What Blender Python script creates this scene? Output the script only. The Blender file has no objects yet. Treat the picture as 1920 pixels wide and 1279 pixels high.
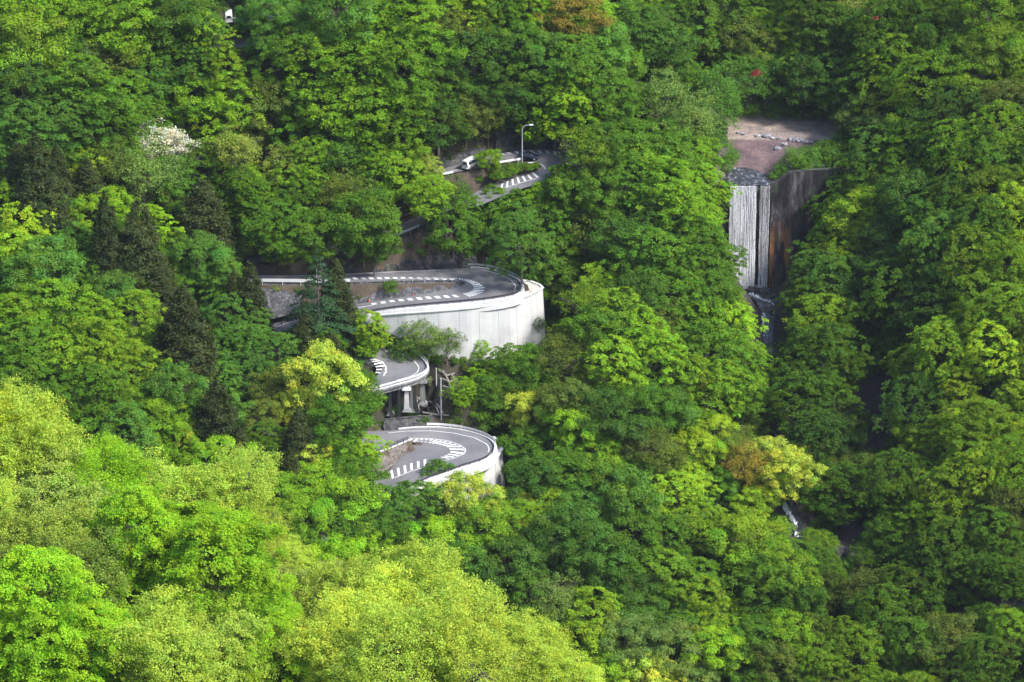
import bpy, bmesh, math, random
import numpy as np
from mathutils import Vector, Matrix
from mathutils.bvhtree import BVHTree
from mathutils.kdtree import KDTree

rng = np.random.default_rng(7)
random.seed(7)
R = math.radians
SC = bpy.context.scene

# ------------------------------------------------------------------ camera, sky, sun, exposure
PITCH = R(24.0)
F = 7200.0                       # focal length in photo pixels (135 mm on a 36 mm sensor)
cam_d = bpy.data.cameras.new('camera'); cam_d.lens = 135.0; cam_d.sensor_width = 36.0
cam_d.clip_start = 1.0; cam_d.clip_end = 6000.0
cam = bpy.data.objects.new('camera', cam_d); SC.collection.objects.link(cam)
cam.location = (0, 0, 0); cam.rotation_euler = (math.pi / 2 - PITCH, 0, 0)
SC.camera = cam

SUN = Vector((0.60, -0.30, 0.74)).normalized()      # direction towards the sun
world = bpy.data.worlds.new('World'); SC.world = world; world.use_nodes = True
wn = world.node_tree.nodes; wl = world.node_tree.links
bg = wn['Background']
sky = wn.new('ShaderNodeTexSky'); sky.sky_type = 'NISHITA'; sky.sun_disc = False
sky.sun_elevation = math.asin(SUN.z); sky.sun_rotation = math.atan2(SUN.x, SUN.y)
sky.air_density = 1.0; sky.dust_density = 3.0; sky.altitude = 900
wl.new(sky.outputs[0], bg.inputs[0]); bg.inputs[1].default_value = 0.085
sd = bpy.data.lights.new('sun', 'SUN'); sd.energy = 1.5; sd.angle = R(10); sd.color = (1.0, 0.96, 0.88)
sun = bpy.data.objects.new('sun', sd); SC.collection.objects.link(sun)
sun.rotation_euler = (-SUN).to_track_quat('-Z', 'Y').to_euler()
SC.view_settings.view_transform = 'Standard'; SC.view_settings.look = 'None'
SC.view_settings.exposure = 2.15; SC.view_settings.gamma = 1.0; SC.view_settings.use_curve_mapping = False
SC.render.engine = 'CYCLES'
cy = SC.cycles
cy.max_bounces = 6; cy.diffuse_bounces = 3; cy.glossy_bounces = 2; cy.transmission_bounces = 4
cy.transparent_max_bounces = 8; cy.volume_bounces = 0
cy.use_denoising = True
cy.sample_clamp_indirect = 6.0

# ------------------------------------------------------------------ helpers
CP, SP = math.cos(PITCH), math.sin(PITCH)
def ray(px, py):
    a = (px - 960.0) / F; b = (639.5 - py) / F
    return np.array([a, CP + b * SP, -SP + b * CP])
def at_y(px, py, Y):
    d = ray(px, py); return Vector(d * (Y / d[1]))
def at_z(px, py, z):
    d = ray(px, py); return Vector(d * (z / d[2]))
def proj(p):
    x, y, z = p[0], p[1], p[2]
    dep = y * CP - z * SP; up = y * SP + z * CP
    return 960 + F * x / dep, 639.5 - F * up / dep, dep

COL = SC.collection
def link(o, parent=None):
    COL.objects.link(o)
    if parent is not None: o.parent = parent
    return o
def mesh_obj(name, verts, faces, m, parent=None, smooth=False):
    me = bpy.data.meshes.new(name)
    me.from_pydata([tuple(v) for v in verts], [], [tuple(f) for f in faces])
    if m is not None: me.materials.append(m)
    if smooth:
        me.polygons.foreach_set('use_smooth', [True] * len(me.polygons))
    me.update()
    return link(bpy.data.objects.new(name, me), parent)
def tag(o, label=None, cat=None, group=None, kind=None):
    if label: o['label'] = label
    if cat: o['category'] = cat
    if group: o['group'] = group
    if kind: o['kind'] = kind
    return o
def thing(name, loc, label, cat, group=None, rz=0.0):
    o = bpy.data.objects.new(name, None); o.location = loc; o.rotation_euler = (0, 0, rz)
    link(o); return tag(o, label, cat, group)

class MB:
    """collects boxes, tubes and prisms and links them as one mesh object"""
    def __init__(s): s.v = []; s.f = []
    def box(s, c, d, rz=0.0, taper=0.55):
        n = len(s.v); cx, cy_, cz = c; dx, dy, dz = d[0] / 2, d[1] / 2, d[2] / 2
        co, si = math.cos(rz), math.sin(rz)
        for z in (-dz, dz):
            k = taper if z > 0 else 1.0
            for x, y in ((-dx, -dy), (dx, -dy), (dx, dy), (-dx, dy)):
                x *= k; y *= k
                s.v.append((cx + x * co - y * si, cy_ + x * si + y * co, cz + z))
        s.f += [(n, n+3, n+2, n+1), (n+4, n+5, n+6, n+7), (n, n+1, n+5, n+4), (n+1, n+2, n+6, n+5), (n+2, n+3, n+7, n+6), (n+3, n, n+4, n+7)]
        return s
    def tube(s, pts, r0, r1=None, k=6):
        r1 = r0 if r1 is None else r1
        pts = [Vector(p) for p in pts]; n0 = len(s.v); m = len(pts)
        for i, p in enumerate(pts):
            t = (pts[min(i+1, m-1)] - pts[max(i-1, 0)]).normalized()
            a = t.orthogonal().normalized(); b = t.cross(a)
            if i == 0: ref = a
            else:
                a = (ref - t * ref.dot(t)).normalized(); b = t.cross(a); ref = a
            r = r0 + (r1 - r0) * i / (m - 1)
            for j in range(k):
                an = 2 * math.pi * j / k
                s.v.append(tuple(p + a * (r * math.cos(an)) + b * (r * math.sin(an))))
        for i in range(m - 1):
            for j in range(k):
                a0 = n0 + i * k + j; a1 = n0 + i * k + (j + 1) % k
                s.f.append((a0, a1, a1 + k, a0 + k))
        s.f.append(tuple(n0 + j for j in reversed(range(k)))); s.f.append(tuple(n0 + (m-1)*k + j for j in range(k)))
        return s
    def beam(s, a, b, w, h):
        """square bar from a to b, w wide and h high"""
        a = Vector(a); b = Vector(b); t = (b - a).normalized()
        side = t.cross(Vector((0, 0, 1))); side = side.normalized() if side.length > 1e-4 else Vector((1, 0, 0))
        up = side.cross(t).normalized(); n = len(s.v)
        for p in (a, b):
            for x, y in ((-1, -1), (1, -1), (1, 1), (-1, 1)):
                s.v.append(tuple(p + side * (x * w / 2) + up * (y * h / 2)))
        s.f += [(n, n+1, n+2, n+3), (n+4, n+7, n+6, n+5), (n, n+4, n+5, n+1), (n+1, n+5, n+6, n+2), (n+2, n+6, n+7, n+3), (n+3, n+7, n+4, n)]
        return s
    def prism(s, poly, y0, y1, inset=0.0):
        """polygon in xz drawn out along y; inset narrows nothing but keeps the builder uniform"""
        n = len(s.v); k = len(poly)
        for y in (y0, y1):
            for x, z in poly: s.v.append((x, y, z))
        s.f.append(tuple(n + i for i in range(k))); s.f.append(tuple(n + k + i for i in reversed(range(k))))
        for i in range(k):
            j = (i + 1) % k; s.f.append((n + i, n + k + i, n + k + j, n + j))
        return s
    def build(s, name, m, parent=None, smooth=False):
        o = mesh_obj(name, s.v, s.f, m, parent, smooth)
        bm = bmesh.new(); bm.from_mesh(o.data); bmesh.ops.recalc_face_normals(bm, faces=bm.faces); bm.to_mesh(o.data); bm.free()
        return o

# ------------------------------------------------------------------ materials
def new_mat(name):
    m = bpy.data.materials.new(name); m.use_nodes = True
    nt = m.node_tree; p = nt.nodes['Principled BSDF']; return m, nt, p
def noise(nt, scale, detail=4, rough=0.6, vec=None, dist=0.0):
    n = nt.nodes.new('ShaderNodeTexNoise'); n.inputs['Scale'].default_value = scale
    n.inputs['Detail'].default_value = detail; n.inputs['Roughness'].default_value = rough; n.inputs['Distortion'].default_value = dist
    if vec is not None: nt.links.new(vec, n.inputs['Vector'])
    return n
def ramp(nt, src, stops):
    r = nt.nodes.new('ShaderNodeValToRGB'); e = r.color_ramp.elements
    while len(e) < len(stops): e.new(0.5)
    for el, (p, c) in zip(e, stops): el.position = p; el.color = (*c, 1) if len(c) == 3 else c
    nt.links.new(src, r.inputs[0]); return r
def mixc(nt, fac, a, b, mode='MIX'):
    m = nt.nodes.new('ShaderNodeMix'); m.data_type = 'RGBA'; m.blend_type = mode
    for s, v in ((m.inputs[0], fac), (m.inputs[6], a), (m.inputs[7], b)):
        if hasattr(v, 'links') or hasattr(v, 'is_linked'): nt.links.new(v, s)
        elif isinstance(v, (int, float)): s.default_value = v
        else: s.default_value = (*v, 1)
    return m.outputs[2]
def objvec(nt, scale=(1, 1, 1), which='Object'):
    tc = nt.nodes.new('ShaderNodeTexCoord'); mp = nt.nodes.new('ShaderNodeMapping'); mp.inputs['Scale'].default_value = scale
    nt.links.new(tc.outputs[which], mp.inputs['Vector']); return mp.outputs[0]
def bump(nt, p, h, strength=0.5, dist=0.1):
    b = nt.nodes.new('ShaderNodeBump'); b.inputs['Strength'].default_value = strength; b.inputs['Distance'].default_value = dist
    nt.links.new(h, b.inputs['Height']); nt.links.new(b.outputs[0], p.inputs['Normal'])
def grain_mat(name, c0, c1, scale=1.0, rough=0.8, vscale=(1, 1, 1), bmp=0.0, metallic=0.0, detail=5):
    m, nt, p = new_mat(name); v = objvec(nt, vscale)
    n = noise(nt, scale, detail, 0.65, v); r = ramp(nt, n.outputs['Fac'], [(0.3, c0), (0.7, c1)])
    nt.links.new(r.outputs[0], p.inputs['Base Color']); p.inputs['Roughness'].default_value = rough
    p.inputs['Metallic'].default_value = metallic
    if bmp: bump(nt, p, n.outputs['Fac'], bmp, 0.2)
    return m

def leaf_mat(name, source, transl=0.4):
    m = bpy.data.materials.new(name); m.use_nodes = True; nt = m.node_tree; nt.nodes.clear()
    out = nt.nodes.new('ShaderNodeOutputMaterial')
    tint = nt.nodes.new('ShaderNodeAttribute'); tint.attribute_name = 'tint'
    if source == 'object':
        oi = nt.nodes.new('ShaderNodeObjectInfo'); base = oi.outputs['Color']
    else:
        ia = nt.nodes.new('ShaderNodeAttribute'); ia.attribute_type = 'INSTANCER'; ia.attribute_name = 'itint'; base = ia.outputs['Color']
    c = mixc(nt, 1.0, base, tint.outputs['Color'], 'MULTIPLY')
    d = nt.nodes.new('ShaderNodeBsdfDiffuse'); t = nt.nodes.new('ShaderNodeBsdfTranslucent'); g = nt.nodes.new('ShaderNodeBsdfGlossy')
    g.inputs['Roughness'].default_value = 0.5; g.inputs['Color'].default_value = (0.9, 0.95, 1, 1)
    tc = mixc(nt, 1.0, c, (1.0, 1.0, 0.55), 'MULTIPLY')
    nt.links.new(c, d.inputs[0]); nt.links.new(tc, t.inputs[0])
    m1 = nt.nodes.new('ShaderNodeMixShader'); m1.inputs[0].default_value = transl
    nt.links.new(d.outputs[0], m1.inputs[1]); nt.links.new(t.outputs[0], m1.inputs[2])
    m2 = nt.nodes.new('ShaderNodeMixShader'); m2.inputs[0].default_value = 0.008
    nt.links.new(m1.outputs[0], m2.inputs[1]); nt.links.new(g.outputs[0], m2.inputs[2])
    nt.links.new(m2.outputs[0], out.inputs[0]); return m
LEAF = leaf_mat('leaf', 'object'); LEAF_I = leaf_mat('leaf_scattered', 'instancer')
BARK = grain_mat('bark', (0.10, 0.085, 0.07), (0.20, 0.17, 0.14), 2.0, 0.9, (1, 1, 0.3))

def asphalt():
    m, nt, p = new_mat('asphalt'); v = objvec(nt)
    n1 = noise(nt, 0.22, 4, 0.6, v); n2 = noise(nt, 9.0, 3, 0.7, v)
    r1 = ramp(nt, n1.outputs['Fac'], [(0.33, (0.125, 0.123, 0.135)), (0.62, (0.17, 0.166, 0.175))])
    r2 = ramp(nt, n2.outputs['Fac'], [(0.3, (0.85, 0.85, 0.85)), (0.7, (1.1, 1.1, 1.1))])
    c = mixc(nt, 1.0, r1.outputs[0], r2.outputs[0], 'MULTIPLY')
    # dust and leaf litter gathered in worn patches
    n3 = noise(nt, 0.6, 6, 0.7, v, 0.6); r3 = ramp(nt, n3.outputs['Fac'], [(0.60, (0, 0, 0)), (0.75, (1, 1, 1))])
    c = mixc(nt, r3.outputs[0], c, (0.20, 0.165, 0.15))
    nt.links.new(c, p.inputs['Base Color']); p.inputs['Roughness'].default_value = 0.8; return m
ASPHALT = asphalt()
def paint():
    m, nt, p = new_mat('road_paint'); v = objvec(nt)
    n = noise(nt, 2.5, 6, 0.8, v); r = ramp(nt, n.outputs['Fac'], [(0.34, (0.42, 0.42, 0.42)), (0.5, (0.78, 0.78, 0.78))])
    nt.links.new(r.outputs[0], p.inputs['Base Color']); p.inputs['Roughness'].default_value = 0.6; return m
PAINT = paint()
def concrete(name, lo, hi, streak=0.5, lines=0.0, moss=0.0):
    m, nt, p = new_mat(name)
    g = nt.nodes.new('ShaderNodeNewGeometry')
    def mp(s):
        q = nt.nodes.new('ShaderNodeMapping'); q.inputs['Scale'].default_value = s
        nt.links.new(g.outputs['Position'], q.inputs['Vector']); return q.outputs[0]
    n1 = noise(nt, 1.0, 5, 0.6, mp((0.9, 0.9, 0.07))); n2 = noise(nt, 0.25, 5, 0.6, mp((1, 1, 1)))
    r1 = ramp(nt, n1.outputs['Fac'], [(0.3, lo), (0.62, hi)])
    r2 = ramp(nt, n2.outputs['Fac'], [(0.25, tuple(0.80 for _ in range(3))), (0.7, (1.04, 1.04, 1.04))])
    c = mixc(nt, 1.0, mixc(nt, streak, hi, r1.outputs[0]), r2.outputs[0], 'MULTIPLY')
    if lines:
        w = nt.nodes.new('ShaderNodeTexWave'); w.bands_direction = 'Z'; w.inputs['Scale'].default_value = 0.55
        w.inputs['Distortion'].default_value = 0.6; w.inputs['Detail'].default_value = 2
        nt.links.new(mp((0.05, 0.05, 1)), w.inputs['Vector'])
        rw = ramp(nt, w.outputs['Fac'], [(0.0, (1 - lines,) * 3), (0.10, (1, 1, 1))])
        c = mixc(nt, 1.0, c, rw.outputs[0], 'MULTIPLY')
    if moss:
        n3 = noise(nt, 0.5, 6, 0.75, mp((1, 1, 0.5))); r3 = ramp(nt, n3.outputs['Fac'], [(0.52, (0, 0, 0)), (0.68, (moss,) * 3)])
        c = mixc(nt, r3.outputs[0], c, (0.06, 0.075, 0.035))
    nt.links.new(c, p.inputs['Base Color']); p.inputs['Roughness'].default_value = 0.85
    bump(nt, p, n1.outputs['Fac'], 0.3, 0.05); return m
CONC = concrete('pale_concrete', (0.45, 0.445, 0.435), (0.60, 0.60, 0.60), 0.5, 0.16)
CONC_CAP = concrete('white_concrete', (0.46, 0.455, 0.45), (0.62, 0.62, 0.61), 0.4)
CONC_OLD = concrete('weathered_concrete', (0.10, 0.10, 0.10), (0.26, 0.26, 0.26), 0.9, 0, 0.4)
FRAME_C = concrete('slope_frame_concrete', (0.15, 0.135, 0.12), (0.29, 0.265, 0.24), 0.6, 0, 0.3)

def stone_mat(name, c0, c1, cell, mosscol=(0.05, 0.07, 0.03), moss=0.5):
    m, nt, p = new_mat(name); g = nt.nodes.new('ShaderNodeNewGeometry')
    v = nt.nodes.new('ShaderNodeTexVoronoi'); v.inputs['Scale'].default_value = cell
    nt.links.new(g.outputs['Position'], v.inputs['Vector'])
    v2 = nt.nodes.new('ShaderNodeTexVoronoi'); v2.feature = 'DISTANCE_TO_EDGE'; v2.inputs['Scale'].default_value = cell
    nt.links.new(g.outputs['Position'], v2.inputs['Vector'])
    sep = nt.nodes.new('ShaderNodeSeparateColor'); nt.links.new(v.outputs['Color'], sep.inputs[0])
    r = ramp(nt, sep.outputs[0], [(0.0, c0), (1.0, c1)])
    re = ramp(nt, v2.outputs['Distance'], [(0.0, (0.35, 0.35, 0.35)), (0.09, (1, 1, 1))])
    c = mixc(nt, 1.0, r.outputs[0], re.outputs[0], 'MULTIPLY')
    n = noise(nt, 0.45, 6, 0.75, g.outputs['Position']); rm = ramp(nt, n.outputs['Fac'], [(0.5, (0, 0, 0)), (0.66, (moss,) * 3)])
    c = mixc(nt, rm.outputs[0], c, mosscol)
    nt.links.new(c, p.inputs['Base Color']); p.inputs['Roughness'].default_value = 0.9
    bump(nt, p, v2.outputs['Distance'], 0.7, 0.3); return m
STONE = stone_mat('mortared_stone', (0.055, 0.055, 0.065), (0.14, 0.135, 0.15), 1.6)
STONE_D = stone_mat('dark_stone', (0.028, 0.028, 0.034), (0.085, 0.08, 0.09), 1.1, moss=0.9)
ROCK = stone_mat('boulder_rock', (0.20, 0.19, 0.23), (0.40, 0.38, 0.42), 0.8, moss=0.1)

def dam_mat():
    m, nt, p = new_mat('dam_stone'); g = nt.nodes.new('ShaderNodeNewGeometry')
    def mp(s):
        q = nt.nodes.new('ShaderNodeMapping'); q.inputs['Scale'].default_value = s
        nt.links.new(g.outputs['Position'], q.inputs['Vector']); return q.outputs[0]
    n1 = noise(nt, 1.0, 6, 0.75, mp((0.55, 0.55, 0.10))); r1 = ramp(nt, n1.outputs['Fac'], [(0.42, (0.016, 0.013, 0.016)), (0.54, (0.055, 0.046, 0.052)), (0.68, (0.22, 0.20, 0.21))])
    n2 = noise(nt, 1.0, 4, 0.6, mp((0.5, 0.5, 0.06))); r2 = ramp(nt, n2.outputs['Fac'], [(0.50, (0, 0, 0)), (0.60, (0.9, 0.9, 0.9))])
    sz = nt.nodes.new('ShaderNodeSeparateXYZ'); nt.links.new(g.outputs['Position'], sz.inputs[0])
    mr = nt.nodes.new('ShaderNodeMapRange'); mr.inputs['From Min'].default_value = -322; mr.inputs['From Max'].default_value = -330
    nt.links.new(sz.outputs['Z'], mr.inputs['Value'])
    f = mixc(nt, 1.0, r2.outputs[0], mr.outputs[0], 'MULTIPLY')
    c = mixc(nt, f, r1.outputs[0], (0.42, 0.19, 0.07))
    # courses of squared stone
    br = nt.nodes.new('ShaderNodeTexBrick'); br.inputs['Scale'].default_value = 1.0; br.inputs['Brick Width'].default_value = 1.1; br.inputs['Row Height'].default_value = 0.5
    br.inputs['Mortar Size'].default_value = 0.06; br.inputs['Color1'].default_value = (1, 1, 1, 1); br.inputs['Color2'].default_value = (0.7, 0.7, 0.72, 1); br.inputs['Mortar'].default_value = (0.35, 0.35, 0.35, 1)
    cb = nt.nodes.new('ShaderNodeCombineXYZ'); nt.links.new(sz.outputs['X'], cb.inputs[0]); nt.links.new(sz.outputs['Z'], cb.inputs[1]); nt.links.new(cb.outputs[0], br.inputs['Vector'])
    c = mixc(nt, 0.6, c, br.outputs['Color'], 'MULTIPLY')
    n3 = noise(nt, 0.35, 6, 0.75, mp((1, 1, 1))); r3 = ramp(nt, n3.outputs['Fac'], [(0.56, (0, 0, 0)), (0.66, (0.8, 0.8, 0.8))])
    c = mixc(nt, r3.outputs[0], c, (0.05, 0.08, 0.03))
    nt.links.new(c, p.inputs['Base Color']); p.inputs['Roughness'].default_value = 0.55
    bump(nt, p, n1.outputs['Fac'], 0.6, 0.3); return m
DAM = dam_mat()

def ground_mat():
    m, nt, p = new_mat('forest_floor'); g = nt.nodes.new('ShaderNodeNewGeometry')
    z = nt.nodes.new('ShaderNodeAttribute'); z.attribute_name = 'ground'
    n1 = noise(nt, 0.35, 8, 0.7, g.outputs['Position']); n2 = noise(nt, 2.2, 6, 0.75, g.outputs['Position'])
    r1 = ramp(nt, n1.outputs['Fac'], [(0.35, (0.55, 0.55, 0.6)), (0.65, (1.25, 1.2, 1.15))])
    r2 = ramp(nt, n2.outputs['Fac'], [(0.3, (0.6, 0.6, 0.6)), (0.72, (1.35, 1.35, 1.35))])
    c = mixc(nt, 1.0, z.outputs['Color'], r1.outputs[0], 'MULTIPLY'); c = mixc(nt, 1.0, c, r2.outputs[0], 'MULTIPLY')
    nt.links.new(c, p.inputs['Base Color']); p.inputs['Roughness'].default_value = 0.95
    bump(nt, p, n2.outputs['Fac'], 0.8, 0.4); return m
GROUND = ground_mat()

GALV = grain_mat('galvanised_steel', (0.42, 0.44, 0.48), (0.58, 0.60, 0.64), 1.5, 0.45, metallic=0.4)
WHITE_RAIL = grain_mat('white_painted_steel', (0.66, 0.66, 0.68), (0.80, 0.80, 0.80), 1.5, 0.5)
BROWN_RAIL = grain_mat('dark_brown_steel', (0.035, 0.03, 0.045), (0.07, 0.06, 0.08), 1.5, 0.5)  # dark tone for the front rails, the inner railing and marker posts
POLE_M = grain_mat('grey_painted_steel', (0.36, 0.37, 0.40), (0.48, 0.49, 0.52), 1.0, 0.5)

def water_mat(name, streak=True):
    m, nt, p = new_mat(name); g = nt.nodes.new('ShaderNodeNewGeometry')
    mp = nt.nodes.new('ShaderNodeMapping'); mp.inputs['Scale'].default_value = (3.2, 3.2, 0.55) if streak else (0.9, 0.5, 0.5)
    nt.links.new(g.outputs['Position'], mp.inputs['Vector'])
    n = noise(nt, 1.0, 8, 0.8, mp.outputs[0], 0.3)
    if name == 'rapids': r = ramp(nt, n.outputs['Fac'], [(0.48, (0.03, 0.034, 0.04)), (0.58, (0.13, 0.14, 0.18)), (0.66, (0.75, 0.76, 0.8))])
    elif streak: r = ramp(nt, n.outputs['Fac'], [(0.28, (0.66, 0.68, 0.76)), (0.42, (0.88, 0.88, 0.92)), (0.55, (0.97, 0.97, 0.99))])
    else: r = ramp(nt, n.outputs['Fac'], [(0.46, (0.018, 0.022, 0.028)), (0.58, (0.09, 0.10, 0.13)), (0.68, (0.6, 0.61, 0.66))])
    nt.links.new(r.outputs[0], p.inputs['Base Color']); p.inputs['Roughness'].default_value = 0.35
    bump(nt, p, n.outputs['Fac'], 0.7, 0.15)
    if streak:
        q = nt.nodes.new('ShaderNodeMapping'); q.inputs['Scale'].default_value = (6, 6, 1.6); nt.links.new(g.outputs['Position'], q.inputs['Vector'])
        n2 = noise(nt, 1.0, 6, 0.8, q.outputs[0]); r2 = ramp(nt, n2.outputs['Fac'], [(0.38, (0.0,)*3), (0.50, (1, 1, 1))])
        q3 = nt.nodes.new('ShaderNodeMapping'); q3.inputs['Scale'].default_value = (0.75, 0.75, 0.05); nt.links.new(g.outputs['Position'], q3.inputs['Vector'])
        n3 = noise(nt, 1.0, 3, 0.6, q3.outputs[0]); r3 = ramp(nt, n3.outputs['Fac'], [(0.36, (0.30,)*3), (0.50, (1, 1, 1))])
        a_ = mixc(nt, 1.0, r2.outputs[0], r3.outputs[0], 'MULTIPLY'); nt.links.new(a_, p.inputs['Alpha'])
    return m
FALL = water_mat('falling_water'); STREAM = water_mat('stream_water', False)
RAPIDS = water_mat('rapids', False)
FOAM = grain_mat('foam', (0.62, 0.65, 0.72), (0.9, 0.9, 0.93), 1.6, 0.5)

# ------------------------------------------------------------------ the road: paired edge stations (uphill edge, other edge, height)
ST = [
 (300,318,300,345,-306.3),(400,322,400,343,-306.2),(560,328,560,343,-305.8),(700,326,700,337,-305),(810,319,808,331,-304),
 (865,307,870,320,-303.5),(930,290,937,307,-303.2),(980,281,985,300,-303.2),(1020,279,1003,303,-303.4),(1060,284,1010,308,-303.7),
 (1085,300,1014,312,-304),(1085,322,1012,318,-304.4),(1060,334,1004,321,-304.7),(1010,345,992,322,-305.2),(960,360,940,338,-306.2),
 (900,385,880,366,-307.6),(830,406,810,390,-310),(765,436,748,422,-312.6),(700,458,680,442,-314.3),(600,478,590,462,-315.8),
 (500,492,500,474,-317),(430,492,430,474,-317.6),(400,496,370,478,-317.9),(385,502,330,498,-318.1),(400,509,350,524,-318.2),
 (440,514,430,530,-318.4),(500,516,500,530,-318.6),(600,516,600,531,-319),(700,510,700,529,-319.3),(800,506,800,527,-319.6),
 (860,503,850,527,-319.8),(900,503,866,528,-320),(940,511,870,529,-320.2),(970,525,872,530,-320.3),(978,539,872,532,-320.4),
 (968,552,868,534,-320.5),(930,561,855,539,-320.7),(870,568,830,545,-320.95),(800,574,770,555,-321.4),(740,580,715,563,-322.0),
 (700,586,672,570,-322.8),(650,595,640,578,-323.6),(580,611,565,593,-325.3),(510,625,500,606,-326.8),(450,640,435,620,-328),
 (425,650,385,644,-328.7),(440,657,395,669,-329.2),(500,656,490,680,-329.8),(600,653,600,678,-330.1),(660,648,660,674,-330.4),
 (700,645,690,675,-330.6),(740,650,704,678,-330.9),(777,664,712,683,-331.1),(798,682,716,688,-331.3),(799,697,716,694,-331.5),
 (782,709,712,700,-331.7),(745,720,704,706,-332),(700,732,690,714,-332.5),(620,752,610,730,-333.8),(540,774,530,752,-335.2),
 (510,787,475,778,-336),(520,800,480,806,-337),(570,805,560,828,-338.2),(640,808,635,842,-339),(720,808,702,848,-339.8),
 (770,803,768,825,-340.4),(820,802,773,828,-341),(870,808,776,830,-341.4),(914,823,778,831,-341.7),(927,841,778,832,-341.9),
 (908,862,776,834,-342.1),(855,880,765,842,-342.5),(795,902,745,861,-343.1),(750,926,727,884,-343.7),(700,962,680,918,-344.7),
 (640,1000,620,955,-346),(560,1040,545,990,-347.4)]
ST = np.array(ST, float)
SUB = 6
def cat(P, n):
    out = []; m = len(P)
    for i in range(m - 1):
        p0, p1, p2, p3 = P[max(i-1, 0)], P[i], P[i+1], P[min(i+2, m-1)]
        for k in range(n):
            t = k / n
            out.append(0.5 * ((2*p1) + (-p0+p2)*t + (2*p0-5*p1+4*p2-p3)*t*t + (-p0+3*p1-3*p2+p3)*t**3))
    out.append(P[-1]); return np.array(out)
E1 = np.array([tuple(at_z(s[0], s[1], s[4])) for s in ST]); E2 = np.array([tuple(at_z(s[2], s[3], s[4])) for s in ST])
D1 = cat(E1, SUB); D2 = cat(E2, SUB)
# road further up the slope, and the track above it
def small_road(st):
    a = np.array([tuple(at_z(s[0], s[1], s[4])) for s in st]); b = np.array([tuple(at_z(s[2], s[3], s[4])) for s in st])
    return cat(a, 5), cat(b, 5)
U1, U2 = small_road([(230,84,230,100,-283),(310,82,316,98,-282.2),(380,79,385,94,-281.7),(430,74,432,91,-281),(480,68,482,84,-280.2),(560,56,560,72,-279),(640,40,640,56,-277.5)])
T1, T2 = small_road([(330,42,330,52,-277.5),(400,34,400,45,-277.2),(470,30,470,41,-276.6),(540,22,540,32,-276)])

# ------------------------------------------------------------------ terrain
CTRL = []   # world points
def cp(px, py, Y, dz=0.0):
    p = at_y(px, py, Y); CTRL.append((p.x, p.y, p.z + dz))
for a in [(-150,60,800),(100,0,803),(500,0,808),(900,0,808),(1090,0,812),(-150,250,768),(0,100,789),(250,100,789),(600,120,790),(850,120,790),(1000,150,790),(1140,100,806),
          (0,230,772),(200,230,774),(450,250,775),(700,250,776),(900,240,783),(1050,230,786),(1180,200,798),(0,350,752),(150,350,756),(0,480,738),(200,480,744),(-150,420,744),
          (0,600,722),(200,600,728),(330,600,734),(-150,650,716),(0,780,700),(200,780,703),(400,760,715),(550,850,705),(0,900,690),(350,900,692),(650,960,696),(600,1050,688),(850,1000,697),(800,1100,684),
          (1100,320,775),(1200,300,784),(1300,290,792),(1380,330,790),(1100,420,766),(1200,420,770),(1300,420,778),(1360,450,783),(1080,520,757),(1200,540,755),(1300,540,762),(1380,540,773),
          (1040,620,744),(1100,700,733),(1250,700,741),(1400,700,753),(1000,750,728),(1100,850,716),(1300,850,725),(1420,850,731),(980,900,711),(1000,1000,699),(1200,1000,705),(1400,1000,709),
          (1000,1200,677),(1250,1250,676),(1450,1250,678),
          (1200,0,850),(1300,60,842),(1280,140,834),(1350,190,829),(1250,210,815),(1450,100,837),(1450,0,846),(1600,60,834),(1600,180,824),(1750,0,835),(1900,0,825),(1750,150,812),(1900,150,803),
          (1650,270,806),(1750,300,795),(1900,300,782),(1600,370,797),(1700,450,780),(1900,450,765),(1560,460,787),(1540,560,775),(1700,560,763),(1900,600,745),
          (1500,640,764),(1590,700,752),(1645,700,763),(1650,830,745),(1730,720,744),(1900,750,727),(1530,850,735),(1700,880,725),(1900,900,708),(2080,700,725),(2080,300,770),(2080,1000,690),
          (1560,1000,712),(1700,1020,706),(1820,1000,702),(1900,1100,685),(1620,1150,690),(1750,1150,690),(1700,1270,676),(1900,1270,665),
          (1430,585,776),(1440,650,768),(1450,760,750),(1466,850,737),(1495,985,711),(1530,1100,693),(1560,1220,678)]: cp(*a)
# foot of the big walls, between the hairpins
for px, py, z in [(720,640,-328.5),(780,650,-330.5),(840,662,-332.5),(900,672,-333.5),(960,670,-334),(1025,650,-334.5),(830,740,-336.8),(880,745,-337.0),(800,770,-339.2),(760,775,-338.8),(950,800,-341.5),(860,940,-351),(930,930,-352),(960,900,-351),(780,960,-350.5)]:
    p = at_z(px, py, z); CTRL.append(tuple(p))
# near spur under the camera: canopy about 8 m above the ground
for a in [(-250,700,450),(0,780,447),(250,880,446),(420,890,444),(520,1010,438),(650,1075,430),(850,1110,422),(1000,1190,412),(1120,1275,402),
          (-250,1279,400),(0,1279,398),(300,1279,396),(600,1279,396),(900,1279,396),(150,1050,424),(400,1050,428),(650,1180,412),(0,950,430)]: cp(*a, dz=-9.5)
for x, Y, z in [(-160,330,-236),(-90,330,-238),(-40,330,-240),(0,330,-245),(-160,505,-262),(-80,495,-262),(-30,485,-262),(0,470,-262),(-160,570,-330),(-80,565,-335),(-20,560,-340),
                (-160,625,-362),(-80,625,-368),(-20,630,-378),(35,400,-268),(60,400,-300),(110,400,-320),(170,400,-320),(35,470,-310),(70,520,-350),(130,500,-340),(30,560,-372),(70,600,-388),(150,600,-365),
                (60,640,-381),(0,640,-386),(110,650,-370),(170,660,-345),(25,330,-275),(80,330,-300),(-160,900,-215),(-60,900,-215),(40,900,-225),(120,900,-235),(180,880,-230),(180,800,-285),(-160,840,-250)]:
    CTRL.append((x, Y, z))
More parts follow.
